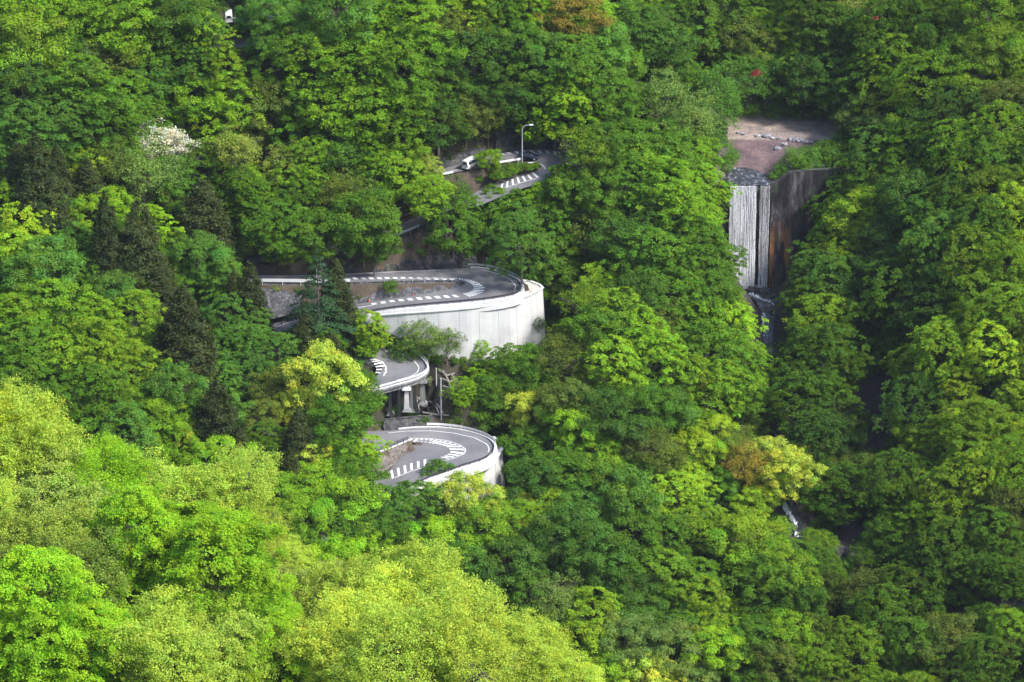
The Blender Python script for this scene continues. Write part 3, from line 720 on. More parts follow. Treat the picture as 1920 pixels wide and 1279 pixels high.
# ------------------------------------------------------------------ concrete slope frames
def snap(px, py, lift_=0.25):
    d = ray(px, py); Y = np.arange(690, 830, 0.25); s = Y / d[1]; X = d[0]*s; Z = d[2]*s
    g = height(X, Y); k = np.argmax(Z <= g + lift_); return Vector((X[k], Y[k], Z[k]))
def frame(lines, label):
    O = snap(*lines[0][0]); t = thing('slope_frame', O, label, 'retaining frame', 'concrete slope frames below the bridge bend')
    for L in lines:
        b = MB(); P = [snap(*p, 0.75) - O for p in L]
        for a, c in zip(P[:-1], P[1:]): b.beam(a, c, 0.24, 0.24)
        b.build('beam', FRAME_C, t)
frame([[(778,742),(790,753),(808,754),(826,762)],[(782,758),(800,764),(826,766)],[(792,773),(815,777),(842,779)],[(778,742),(784,756),(786,772)],[(786,745),(800,762),(808,778)],[(805,752),(818,764),(824,778)],[(818,757),(828,770),(832,779)]],
      'grey concrete lattice on the slope right of the bridge piers')
frame([[(822,694),(838,704),(852,700)],[(826,709),(842,716),(858,710)],[(830,724),(846,728)],[(830,694),(840,712),(846,728)],[(846,702),(856,716)]],
      'broken concrete lattice below the foot of the big pale wall')

# ------------------------------------------------------------------ lamps and poles
def lamp(px, py, zb, hgt, arm, label, name='street_lamp'):
    p = at_z(px, py, zb); t = thing(name, p, label, 'street lamp')
    b = MB(); b.tube([(0, 0, -0.3), (0, 0, hgt*0.5), (0, 0, hgt - 1.2)], 0.14, 0.09, 8)
    b.build('pole', POLE_M, t)
    b = MB(); b.tube([(0, 0, hgt - 1.2), (0.12*arm, 0, hgt - 0.5), (0.4*arm, 0, hgt - 0.12), (arm, 0, hgt)], 0.08, 0.06, 8); b.build('arm', POLE_M, t)
    h = MB(); h.box((arm + 0.35, 0, hgt + 0.03), (0.95, 0.4, 0.2), taper=0.75); h.build('lamp_head', WHITE_RAIL, t)
    MB().box((0, 0, 0.2), (0.4, 0.4, 0.4)).build('base', CONC_OLD, t); return t
lamp(979, 312, -304.0, 9.6, 1.6, 'tall grey street lamp with curved arm beside the dark car')
lamp(594, 533, -319.4, 4.6, 0.8, 'small street lamp with white head rising behind the tiered fir')
def post(name, px, py0, py1, r, label, cat_, m=POLE_M, zb=None, box=None):
    p = snap(px, py0, 0.0) if zb is None else at_z(px, py0, zb)
    dep = proj(p)[2]; h = (py0 - py1) / F * dep / math.cos(PITCH)
    t = thing(name, p, label, cat_); MB().tube([(0, 0, -0.3), (0, 0, h)], r, r * 0.8, 8).build('pole', m, t)
    if box: MB().box((0, -0.12, h - box[2]/2), box).build('plate', box_m, t)
    return t
box_m = WHITE_RAIL
post('utility_pole', 827, 788, 709, 0.17, 'tall grey pole in front of the slope frames', 'pole')
post('utility_pole', 818, 722, 690, 0.16, 'short grey pole behind the slope frames near the small tree', 'pole')
post('marker_post', 845, 309, 295, 0.16, 'dark marker post beside the road left of the white van', 'marker post', BROWN_RAIL)
post('marker_post', 528, 609, 600, 0.14, 'black marker post on the lower road under the fir', 'marker post', BROWN_RAIL, zb=-326.3)
box_m = grain_mat('blue_paint', (0.06, 0.16, 0.6), (0.09, 0.22, 0.7), 2, 0.5)
post('small_sign', 847, 793, 786, 0.05, 'tiny blue plate on a post above the bottom hairpin', 'sign', box=(0.55, 0.08, 0.5))
box_m = grain_mat('pale_blue_paint', (0.5, 0.55, 0.75), (0.62, 0.66, 0.85), 2, 0.5)
post('small_sign', 913, 494, 482, 0.05, 'tiny pale plate in the dark trees behind the middle hairpin', 'sign', box=(0.5, 0.08, 0.7))
box_m = grain_mat('pink_paint', (0.7, 0.45, 0.42), (0.75, 0.6, 0.58), 2, 0.5)
post('small_sign', 514, 56, 46, 0.05, 'tiny pinkish plate by the top road', 'sign', box=(0.5, 0.08, 0.7))
cone_m = grain_mat('orange_plastic', (0.7, 0.12, 0.04), (0.8, 0.18, 0.06), 2, 0.5)
for i, (px, py) in enumerate([(692,567),(775,556),(830,553)]):
    p = at_z(px, py, -321.6 - 0.9 * (i == 0)); o = MB().tube([(0, 0, 0), (0, 0, 0.75)], 0.17, 0.05, 8).build('delineator', cone_m); o.location = p
    tag(o, ['small orange delineator at the low end of the stone wall', 'small orange delineator midway along the stone wall', 'small orange delineator by the tip of the grass wedge'][i], 'delineator', 'orange delineators')

# ------------------------------------------------------------------ vehicles
def car_paint(name, c, rough=0.25):
    m, nt, p = new_mat(name); n = noise(nt, 3, 3, 0.5, objvec(nt))
    r = ramp(nt, n.outputs['Fac'], [(0.3, tuple(x * 0.9 for x in c)), (0.7, c)]); nt.links.new(r.outputs[0], p.inputs['Base Color'])
    p.inputs['Roughness'].default_value = rough; p.inputs['Coat Weight'].default_value = 0.6; return m
GLASS = grain_mat('tinted_glass', (0.012, 0.014, 0.018), (0.03, 0.035, 0.045), 1, 0.08)
TYRE = grain_mat('tyre_rubber', (0.015, 0.015, 0.016), (0.03, 0.03, 0.03), 4, 0.9); RIM = grain_mat('alloy', (0.5, 0.5, 0.52), (0.65, 0.65, 0.67), 2, 0.35, metallic=0.6)
RED_L = grain_mat('tail_lens', (0.35, 0.01, 0.01), (0.5, 0.02, 0.02), 2, 0.3); CLEAR_L = grain_mat('head_lens', (0.6, 0.62, 0.65), (0.8, 0.8, 0.82), 2, 0.15)
def hull(sections):
    """sections along x: (x, half width at sill, at belt, at roof, z sill, z belt, z roof) -> rounded closed body"""
    v = []; f = []; K = 12
    for x, w0, w1, w2, z0, z1, z2 in sections:
        r = [(w0*0.9, z0), (w0, z0+0.1), (w1, z1-0.05), (w1*0.985, z1), (w2, z2-0.08), (w2*0.85, z2)]
        for y, z in r: v.append((x, -y, z))
        for y, z in reversed(r): v.append((x, y, z))
    for i in range(len(sections) - 1):
        for k in range(K): a = i*K + k; b = i*K + (k+1) % K; f.append((a, b, b+K, a+K))
    f += [tuple(reversed(range(K))), tuple(range((len(sections)-1)*K, len(sections)*K))]
    m = MB(); m.v = v; m.f = f; return m
def wheels(t, xs_, w, r):
    for x in xs_:
        for s in (-1, 1):
            q = MB().tube([(x, s*(w-0.12), r), (x, s*(w+0.06), r)], r, r, 18).build('wheel', TYRE, t)
            MB().tube([(x, s*(w+0.05), r), (x, s*(w+0.075), r)], r*0.62, r*0.6, 12).build('rim', RIM, q)
def van(loc, rz, label, paint_m):
    t = thing('van', loc, label, 'van', rz=rz)
    hull([(-2.33,.74,.80,.66,.38,1.05,1.98),(-2.28,.82,.84,.72,.30,1.08,2.08),(-1.2,.84,.86,.74,.28,1.10,2.14),(0.6,.84,.86,.74,.28,1.10,2.14),(1.35,.84,.86,.72,.28,1.10,2.05),(1.95,.83,.84,.66,.30,1.08,1.45),(2.28,.78,.80,.60,.34,.92,1.12),(2.35,.70,.74,.5,.42,.78,.95)]).build('body', paint_m, t, True)
    MB().box((-2.34, 0, 1.52), (0.05, 1.26, 0.62)).build('rear_window', GLASS, t)
    for s in (-1, 1):
        for x, w in ((-1.45, 1.0), (-0.30, 1.0), (0.78, 0.85)):
            q = MB(); y0, y1 = s*0.872, s*0.792
            q.v = [(x-w/2, y0, 1.2), (x+w/2, y0, 1.2), (x+w/2, y1, 1.82), (x-w/2, y1, 1.82)] + [(x-w/2, y0*.97, 1.2), (x+w/2, y0*.97, 1.2), (x+w/2, y1*.97, 1.82), (x-w/2, y1*.97, 1.82)]
            q.f = [(0,1,2,3), (7,6,5,4), (0,4,5,1), (1,5,6,2), (2,6,7,3), (3,7,4,0)]; q.build('side_window', GLASS, t)
        MB().box((-2.33, s*0.72, 1.0), (0.07, 0.13, 0.42)).build('tail_light', RED_L, t)
        MB().box((2.27, s*0.62, 0.78), (0.12, 0.26, 0.16)).build('headlight', CLEAR_L, t)
    q = MB(); q.v = [(1.42,-.66,1.98),(1.42,.66,1.98),(1.97,.7,1.2),(1.97,-.7,1.2)] + [(1.34,-.66,1.95),(1.34,.66,1.95),(1.9,.7,1.17),(1.9,-.7,1.17)]; q.f = [(0,1,2,3),(7,6,5,4),(0,4,5,1),(1,5,6,2),(2,6,7,3),(3,7,4,0)]; q.build('windscreen', GLASS, t)
    MB().box((-2.38, 0, 0.48), (0.12, 1.6, 0.22)).build('bumper', paint_m, t)
    MB().box((-2.375, 0, 0.82), (0.03, 0.36, 0.18)).build('number_plate', WHITE_RAIL, t)
    wheels(t, (-1.5, 1.35), 0.78, 0.33); return t
def car(loc, rz, label, paint_m):
    t = thing('car', loc, label, 'car', rz=rz)
    hull([(-2.28,.70,.76,.60,.42,.86,.98),(-2.18,.80,.84,.64,.30,.92,1.10),(-1.75,.85,.88,.66,.24,.95,1.38),(-0.9,.86,.89,.66,.22,.94,1.52),(0.1,.86,.89,.66,.22,.93,1.54),(0.65,.86,.88,.64,.22,.92,1.42),(1.25,.86,.87,.70,.22,.90,1.03),(1.9,.83,.84,.66,.24,.82,.92),(2.25,.74,.76,.5,.34,.66,.74)]).build('body', paint_m, t, True)
    for s in (-1, 1):
        for x0, x1, t0, t1 in ((-1.45, -0.62, -1.2, -0.66), (-0.55, 0.35, -0.55, 0.28), (0.42, 0.98, 0.40, 0.58)):
            q = MB(); y0, y1 = s*0.892, s*0.705
            q.v = [(x0, y0, .97), (x1, y0, .97), (t1, y1, 1.42), (t0, y1, 1.42)] + [(x0, y0*.96, .97), (x1, y0*.96, .97), (t1, y1*.96, 1.42), (t0, y1*.96, 1.42)]
            q.f = [(0,1,2,3), (7,6,5,4), (0,4,5,1), (1,5,6,2), (2,6,7,3), (3,7,4,0)]; q.build('side_window', GLASS, t)
        MB().box((-2.22, s*0.66, 0.82), (0.1, 0.26, 0.14)).build('tail_light', RED_L, t)
        MB().box((2.1, s*0.62, 0.68), (0.2, 0.26, 0.13)).build('headlight', CLEAR_L, t)
    for nm, a, b in (('windscreen', (1.22,.72,1.0), (0.72,.58,1.42)), ('rear_window', (-2.12,.64,1.08), (-1.76,.56,1.38))):
        q = MB(); q.v = [(a[0]+.03,-a[1],a[2]+.02),(a[0]+.03,a[1],a[2]+.02),(b[0],b[1],b[2]+.04),(b[0],-b[1],b[2]+.04),(a[0],-a[1],a[2]-.03),(a[0],a[1],a[2]-.03),(b[0],b[1],b[2]-.03),(b[0],-b[1],b[2]-.03)]
        q.f = [(0,1,2,3),(7,6,5,4),(0,4,5,1),(1,5,6,2),(2,6,7,3),(3,7,4,0)]; q.build(nm, GLASS, t)
    wheels(t, (-1.38, 1.38), 0.82, 0.33); return t
WHITE_P = car_paint('white_car_paint', (0.8, 0.8, 0.8)); NAVY_P = car_paint('navy_car_paint', (0.012, 0.016, 0.035))
van(on_road(883, 313, 0.03), R(56), 'white van seen from behind on the upper road beside a small tree', WHITE_P)
car(on_road(991, 298.5, 0.03), R(-8), 'dark navy estate car on the upper bend beside the tall street lamp', NAVY_P)
tp = (T1[7] + T2[7]) / 2
tp = at_z(429, 38, float(tp[2]))
van(tp, R(95), 'pale van half hidden in the trees above the top road', WHITE_P)

# ------------------------------------------------------------------ dam, waterfall, stream, boulders
xl = at_y(1366, 348, DAM_Y).x; xr = at_y(1446, 348, DAM_Y).x
dm = thing('dam', (xl, DAM_Y, DAM_FOOT - 2), 'dark stone check dam behind the tall waterfall', 'dam')
H = DAM_TOP - DAM_FOOT + 2
MB().box(((xr-xl)/2, 0.6, H/2), (xr-xl, 1.2, H)).build('spillway_face', STONE_D, dm)
wing = MB(); top = [(1446,346),(1462,338),(1480,323),(1510,320),(1545,318),(1600,317)]
P = [at_y(px, py, DAM_Y) - Vector(dm.location) for px, py in top]; n = len(P); nr = 10
for i in range(n):
    for j in range(nr + 1):
        z = P[i].z * (1 - j/nr) + 0.0 * (j/nr); wing.v.append((P[i].x, -0.35 - 0.05*(P[i].z - z) + random.uniform(-.18, .18)*(j > 0), z))
for i in range(n - 1):
    for j in range(nr): a = i*(nr+1)+j; wing.f.append((a, a+1, a+nr+2, a+nr+1))
wing.build('stained_wing', DAM, dm)
wb = MB()
for a, b in zip(P[:-1], P[1:]): wb.beam(a + Vector((0, .1, .05)), b + Vector((0, .1, .05)), 0.9, 0.22)
wb.build('crest', STONE_D, dm)
wl_ = MB(); q = at_y(1352, 335, DAM_Y) - Vector(dm.location); wl_.box((q.x/2, 0.4, q.z/2), (abs(q.x) + 0.02, 1.6, q.z)); wl_.build('abutment', STONE_D, dm)
# falling water: many separate strands, broad and close on the left half, thin on the right
fall = MB(); zt, zb = DAM_TOP + 0.05, DAM_FOOT
def strand(x, w, y, zt, zb, drift=0.0):
    k = 12; n0 = len(fall.v)
    for i in range(k + 1):
        u = i / k; z = zt + (zb - zt) * u; yy = y - 0.9 * u**0.7; wv = w * (0.8 + 0.8*u) * random.uniform(0.6, 1.4); xx = x + drift*u + random.uniform(-.09, .09)
        fall.v += [(xx - wv/2, yy, z), (xx, yy - 0.12 - w*0.25, z), (xx + wv/2, yy, z)]
    for i in range(k):
        a = n0 + 3*i; fall.f += [(a, a+1, a+4, a+3), (a+1, a+2, a+5, a+4)]
fx = lambda px: at_y(px, 348, DAM_Y).x
for i in range(105): strand(random.uniform(fx(1369), fx(1399)), random.uniform(.05, .30), DAM_Y - 0.25 - random.uniform(0, .15), zt, zb - .2)
for i in range(52): strand(random.uniform(fx(1401), fx(1417)), random.uniform(.05, .26), DAM_Y - 0.25 - random.uniform(0, .15), zt, zb - .2)
for i in range(30): strand(random.uniform(fx(1424), fx(1443)), random.uniform(.04, .13), DAM_Y - 0.22 - random.uniform(0, .1), zt, zb - .2)
for i in range(10): strand(random.uniform(fx(1398), fx(1424)), random.uniform(.03, .10), DAM_Y - 0.22, zt, zb - .2)
fo = fall.build('waterfall', FALL); fo['kind'] = 'structure'
# water running to the lip
lipw = MB(); A = [at_z(px, py, DAM_TOP + dz) for px, py, dz in [(1367,347.5,.05),(1365,338,.15),(1363,326,.3),(1368,314,.5)]]; B = [at_z(px, py, DAM_TOP + dz) for px, py, dz in [(1445,347.5,.05),(1446,338,.15),(1436,326,.3),(1398,314,.5)]]
so, _, _ = strip('shallow_water', np.array([tuple(p) for p in cat(np.array([tuple(a) for a in A]), 4)]), cat(np.array([tuple(a) for a in B]), 4), RAPIDS, 'structure')
# stream below: broken pools and cascades following the ravine
SS = [(1392,1452,540,789.0),(1398,1456,552,785),(1412,1462,566,781),(1424,1458,586,776.5),(1428,1452,612,772),(1430,1450,650,767),(1434,1452,700,759),(1438,1458,760,750),(1448,1468,815,742),(1454,1472,850,737),
      (1462,1484,900,728),(1468,1492,945,719.5),(1480,1504,985,712),(1492,1518,1012,707),(1505,1535,1060,700),(1520,1552,1120,690),(1545,1575,1200,680),(1560,1590,1290,668)]
SA = []; SB = []
for a, b, py, Y in SS:
    c = at_y((a+b)/2, py, Y); g = float(height([c.x], [c.y])[0]); w = (b - a) / F * proj(c)[2] / 2 * 0.85
    SA.append((c.x - w, c.y, 0)); SB.append((c.x + w, c.y, 0))
SA = cat(np.array(SA), 6); SB = cat(np.array(SB), 6)
smax = []
for i in range(len(SA)):
    t = np.linspace(0, 1, 5); X = SA[i,0]*(1-t)+SB[i,0]*t; smax.append(height(X, np.full(5, SA[i,1])).max() + 0.25)
smax = np.array(smax)
for i in range(1, len(smax)): smax[i] = min(smax[i], smax[i-1] + 0.15)
SA[:, 2] = smax; SB[:, 2] = smax
strip('stream', SA, SB, STREAM, 'structure')
def foam(path, w, name='cascade', r=1.0):
    b = MB(); P_ = [snap(px, py, 0.45) for px, py in path]
    for k in range(int(46 * (len(path) - 1))):
        t = random.random() * (len(P_) - 1); q = int(t); c = P_[q].lerp(P_[q+1], t - q) + Vector((random.gauss(0, w*.055), random.gauss(0, .25), random.gauss(0, .12)))
        a = random.uniform(.08, .30) * r * 1.6; n = len(b.v); d_ = Vector((random.uniform(-.4, .4), -.3, -1)).normalized()
        u_ = d_.orthogonal().normalized(); v_ = d_.cross(u_)
        b.v += [tuple(c + d_*a*2.2), tuple(c - d_*a*1.6)] + [tuple(c + (u_*math.cos(m_) + v_*math.sin(m_))*a*random.uniform(.6, 1.1)) for m_ in (0, 1.57, 3.14, 4.71)]
        b.f += [(n, n+2, n+3), (n, n+3, n+4), (n, n+4, n+5), (n, n+5, n+2), (n+1, n+3, n+2), (n+1, n+4, n+3), (n+1, n+5, n+4), (n+1, n+2, n+5)]
    o = b.build(name, FOAM, smooth=True); o['kind'] = 'structure'
foam([(1396,536),(1420,536),(1440,536)], 3, r=.8); foam([(1404,550),(1424,562),(1450,572)], 3, r=.9); foam([(1415,556),(1432,566),(1448,568)], 2, r=.8); foam([(1434,588),(1431,605),(1438,636)], 3, r=.7); foam([(1442,600),(1444,628)], 2, r=.6)
foam([(1456,825),(1464,845)], 3); foam([(1470,945),(1482,968),(1492,985)], 4); foam([(1492,1003),(1508,1006)], 3)
def boulder(p, s, label, name='boulder', m=ROCK, group='boulders along the gravel terrace'):
    bm = bmesh.new(); bmesh.ops.create_icosphere(bm, subdivisions=2, radius=1.0)
    for v in bm.verts:
        n_ = 1 + 0.22*math.sin(v.co.x*5 + p.x) * math.cos(v.co.y*4 + s*9) + random.uniform(-.12, .12); v.co = Vector((v.co.x*s*1.25, v.co.y*s*.9, v.co.z*s*.7)) * n_
    me = bpy.data.meshes.new(name); bm.to_mesh(me); bm.free(); me.materials.append(m)
    o = link(bpy.data.objects.new(name, me)); o.location = p + Vector((0, 0, s*.25)); tag(o, label, 'boulder', group)
BL = [(1385,250,.8,'grey boulder at the left end of the boulder line'),(1394,252,.7,'grey boulder second from the left end of the line'),(1420,256,.9,'boulder just left of the big boulder cluster'),
      (1438,257,1.5,'largest boulder in the middle of the line'),(1449,260,.9,'small boulder right beside the largest one'),(1462,261,.8,'boulder right of the middle of the line'),
      (1482,263,1.0,'boulder in the right cluster, its left end'),(1491,263,1.3,'big dark boulder in the right cluster'),(1500,265,1.2,'big boulder ending the right cluster'),(1512,267,.8,'small boulder past the right cluster'),
      (1522,267,.6,'last small boulder beside the green shrubs'),(1470,272,1.0,'boulder lying alone below the line'),(1458,280,1.1,'pale pointed boulder lowest on the purple slope')]
for px, py, s, lb in BL: boulder(snap(px, py, 0.1), s * .62, lb)
for px, py, s, lb in [(1412,548,1.4,'mossy rock beside the foot of the waterfall'),(1440,552,1.6,'wide wet rock under the foot of the waterfall'),(1458,560,1.3,'dark rock right of the first cascade'),(1450,590,1.2,'dark rock right of the second cascade'),
                      (1590,985,2.2,'dark rock high in the bare gully right of the yellow tree'),(1575,1040,2.0,'dark rock low in the bare gully right of the yellow tree'),(1800,1100,2.6,'large grey outcrop on the shaded right slope'),(1815,1130,1.8,'smaller rock under the grey outcrop on the right slope'),
                      (1650,800,1.6,'grey rock in the narrow dark gully'),(1655,770,1.2,'small rock high in the narrow dark gully')]:
    boulder(snap(px, py, 0.0), s, lb, 'rock', STONE_D, 'dark rocks in the ravine')

# ------------------------------------------------------------------ trees: leaf clusters
def leaf_mesh(name, C, N, size, tint, m, aspect=0.62):
    n = len(C); r = rng.normal(size=(n, 3)); N = N / (np.linalg.norm(N, axis=1, keepdims=True) + 1e-9)
    T = np.cross(N, r); T /= np.linalg.norm(T, axis=1, keepdims=True) + 1e-9; B = np.cross(N, T)
    s = size * rng.uniform(0.65, 1.35, n); T *= s[:, None] * 0.5; B *= (s * aspect)[:, None] * 0.5
    v = np.stack([C + T, C + B, C - T, C - B], 1).reshape(-1, 3)
    f = np.arange(4 * n).reshape(n, 4); me = fast_mesh(name, v, f, m)
    a = me.attributes.new('tint', 'FLOAT_COLOR', 'POINT'); c = np.ones((4 * n, 4)); c[:, :3] = np.repeat(tint, 4, axis=0)
    a.data.foreach_set('color', c.ravel().astype(np.float32)); return me
def hue(n, k=0.12):
    b = rng.normal(1, k, n); y = rng.normal(0, k * 0.7, n)
    return np.clip(np.stack([b + y, b, b - y], 1), 0.4, 1.8)
def outline(seed):
    g = np.random.default_rng(seed); a = g.uniform(0, 6.28, 3)
    return lambda ph, h: 1 + 0.20*np.sin(2*ph + a[0] + 2*h) + 0.17*np.sin(3*ph + a[1] - 3*h) + 0.12*np.sin(5*ph + a[2] + 4*h)
def layered(seed, pads=120, per=110, Rr=5.0, zc=7.2, rz=4.2, size=0.34, m=None, droop=0.35, thick=0.13, arch=1.0, pad=1.0):
    """spreading crown built of flat leafy sprays one above the other"""
    o = outline(seed); C = []; N = []; T = []
    for i in range(pads):
        h = (i + 0.5) / pads * 1.80 - 0.86 + rng.normal(0, 0.07); h = min(0.97, max(-0.9, h))
        ph = i * 2.39996 + rng.normal(0, 0.35); prof = math.sqrt(max(0.03, 1 - h*h)) * float(o(ph, h))
        u = rng.uniform(0.35, 1.0) ** 0.55; r = Rr * prof * u * 0.9 * rng.uniform(0.88, 1.2); z = zc + rz * h * (1.0 if u > .7 else 1.05) + (1 - u) * 0.7
        a = rng.uniform(0.80, 1.65) * (Rr / 5) * pad; b = a * rng.uniform(0.55, 0.8); n = int(per * rng.uniform(0.7, 1.25) * a * b * (1.25 if pad < 1 else 1))
        fing = rng.integers(5, 9); fa = rng.uniform(-1.5, 1.5, fing); k = rng.integers(0, fing, n); t = rng.uniform(0, 1, n) ** 0.7
        x = t * a * np.cos(fa[k]) * 1.3 - a*0.35 + rng.normal(0, 0.11, n); y = t * b * 1.2 * np.sin(fa[k]) + rng.normal(0, 0.13, n)
        zz = rng.normal(0, thick, n) - droop * (x*x/(a*a)*0.6 + y*y/(b*b)*0.4) * a * 0.55 * arch
        tilt = 0.18 + 0.25 * max(0, -h); xr = x*math.cos(tilt) + zz*math.sin(tilt); zz = -x*math.sin(tilt) + zz*math.cos(tilt)
        px = r*math.cos(ph) + xr*math.cos(ph) - y*math.sin(ph); py = r*math.sin(ph) + xr*math.sin(ph) + y*math.cos(ph)
        C.append(np.stack([px, py, z + zz], 1))
        nn = rng.normal(0, 0.42, (n, 3)); nn[:, 2] += 1; nn[:, 0] += 0.35*math.cos(ph)*(x/a); nn[:, 1] += 0.35*math.sin(ph)*(x/a); N.append(nn)
        T.append(hue(n, 0.10) * hue(1, 0.13))
    return leaf_mesh('crown', np.concatenate(C), np.concatenate(N), size, np.concatenate(T), m)
def rounded(seed, lobes=34, per=330, Rr=5.0, zc=6.8, rz=4.0, size=0.32, m=None, lobe=1.35, jit=0.16, shell=0.75):
    """domed crown of bunched leaf masses"""
    o = outline(seed); C = []; N = []; T = []
    for i in range(lobes):
        h = 1 - (i + 0.5) / lobes * 1.8; h += rng.normal(0, 0.08); h = min(0.96, max(-0.88, h)); ph = i * 2.39996 + rng.normal(0, 0.2)
        q = math.sqrt(max(0.02, 1 - h*h)) * float(o(ph, h)); c = np.array([Rr*0.78*q*math.cos(ph), Rr*0.78*q*math.sin(ph), zc + rz*0.80*h])
        L = lobe * rng.uniform(0.5, 1.35) * Rr / 5; c[:2] *= rng.uniform(0.85, 1.15); n = int(per * L * L / 1.6)
        sub = rng.normal(size=(11, 3)); sub[:, 2] = np.abs(sub[:, 2])*0.8 - 0.1; sub /= np.linalg.norm(sub, axis=1, keepdims=True); k = rng.integers(0, 11, n)
        d = sub[k] + rng.normal(0, 0.36, (n, 3)); d /= np.linalg.norm(d, axis=1, keepdims=True)
        rad = L * (shell + (1-shell)*rng.uniform(0, 1, n)) + rng.normal(0, jit, n)
        p = c + d * rad[:, None] * np.array([1.1, 1.1, 0.72]); C.append(p)
        nn = d * 0.7 + rng.normal(0, 0.4, (n, 3)); nn[:, 2] += 0.55; N.append(nn); T.append(hue(n, 0.10) * hue(1, 0.11))
    return leaf_mesh('crown', np.concatenate(C), np.concatenate(N), size, np.concatenate(T), m)
def airy(seed, tips=260, per=26, Rr=4.6, zc=6.6, rz=4.2, size=0.26, m=None, spread=0.33):
    """thin spring crown, small leaf tufts on the twig ends"""
    o = outline(seed); C = []; N = []; T = []
    for i in range(tips):
        d = rng.normal(size=3); d[2] = abs(d[2])*1.1 - 0.25; d /= np.linalg.norm(d); ph = math.atan2(d[1], d[0])
        u = rng.uniform(0.3, 1) ** 0.5; c = np.array([Rr*d[0], Rr*d[1], rz*d[2]]) * u * float(o(ph, d[2])) + (0, 0, zc)
        n = int(per * rng.uniform(0.5, 1.5)); C.append(c + rng.normal(0, spread, (n, 3)) * (1, 1, 0.6)); nn = rng.normal(0, 0.6, (n, 3)); nn[:, 2] += 0.8; N.append(nn); T.append(hue(n, 0.09) * hue(1, 0.10))
    return leaf_mesh('crown', np.concatenate(C), np.concatenate(N), size, np.concatenate(T), m)
def conifer(seed, H=15.0, Rb=3.2, m=None, whorls=26, per=150, size=0.30, z0=1.2, flat=False, power=0.8):
    C = []; N = []; T = []; g = np.random.default_rng(seed)
    for w in range(whorls):
        u = w / (whorls - 1); z = z0 + (H - z0) * u; rr = Rb * (1 - u) ** power * g.uniform(0.86, 1.1) + 0.12; nb = max(4, int(9 * (1 - u) + 4))
        for b in range(nb):
            ph = 6.283 * b / nb + g.uniform(0, 1.5) + w; L = rr * g.uniform(0.8, 1.12); n = int(per * max(0.15, (L / Rb)) * (0.6 if flat else 1))
            t = rng.uniform(0.12, 1, n) ** 0.65; side = rng.normal(0, 0.16 if flat else 0.22, n) * (1.2 - t*0.5) * (1 + L*0.35)
            dz = (-0.20*t*t*L + rng.normal(0, 0.07, n)) if flat else (-0.30*t*L*0.6 + rng.normal(0, 0.26, n) + 0.25*np.maximum(0, t - 0.7)*L*0.4)
            x = t*L; C.append(np.stack([x*math.cos(ph) - side*math.sin(ph), x*math.sin(ph) + side*math.cos(ph), z + dz], 1))
            nn = rng.normal(0, 0.5, (n, 3)); nn[:, 2] += 0.9 if flat else 0.5; nn[:, 0] += 0.6*math.cos(ph); nn[:, 1] += 0.6*math.sin(ph); N.append(nn); T.append(hue(n, 0.12) * hue(1, 0.12))
    return leaf_mesh('crown', np.concatenate(C), np.concatenate(N), size, np.concatenate(T), m, 0.5)
def trunk(seed, zc=7.0, Rr=4.2, rz=3.4, limbs=9, twigs=0, r0=0.24, straight=False, H=15.0):
    b = MB(); g = random.Random(seed)
    if straight:
        b.tube([(0, 0, -1.0), (0.05, 0, H*0.5), (0, 0, H*0.97)], 0.26, 0.04, 7)
        for i in range(14):
            ph = i*2.4; z = 1.6 + i*(H-4)/14; L = 2.3*(1 - i/15); b.tube([(0, 0, z), (L*math.cos(ph), L*math.sin(ph), z - 0.1*L)], 0.05, 0.02, 4)
    else:
        lx, ly = g.uniform(-.5, .5), g.uniform(-.5, .5)
        b.tube([(0, 0, -3.5), (lx*0.4, ly*0.4, zc*0.35), (lx, ly, zc*0.62), (lx*1.3, ly*1.3, zc*1.05)], r0, r0*0.35, 7)
        for i in range(limbs):
            ph = i*2.4 + g.uniform(-.3, .3); h0 = zc*(0.35 + 0.5*i/limbs); el = g.uniform(0.1, 0.95); L = Rr*math.cos(el*0.9)
            m1 = Vector((lx + L*0.45*math.cos(ph), ly + L*0.45*math.sin(ph), h0 + 1.0 + el)); e = Vector((lx + L*math.cos(ph), ly + L*math.sin(ph), zc + rz*math.sin(el) * 0.8))
            b.tube([(lx*0.7, ly*0.7, h0), m1, e], r0*0.38, r0*0.1, 5)
            for k in range(twigs):
                s = m1.lerp(e, g.uniform(0.1, 0.95)); d = Vector((g.uniform(-1, 1), g.uniform(-1, 1), g.uniform(-.1, 1.0))).normalized() * g.uniform(0.9, 2.2)
                b.tube([s, s + d*0.6 + Vector((0, 0, .1)), s + d], r0*0.12, 0.018, 3)
    me = bpy.data.meshes.new('trunk'); me.from_pydata(b.v, [], b.f); me.materials.append(BARK); me.update(); return me

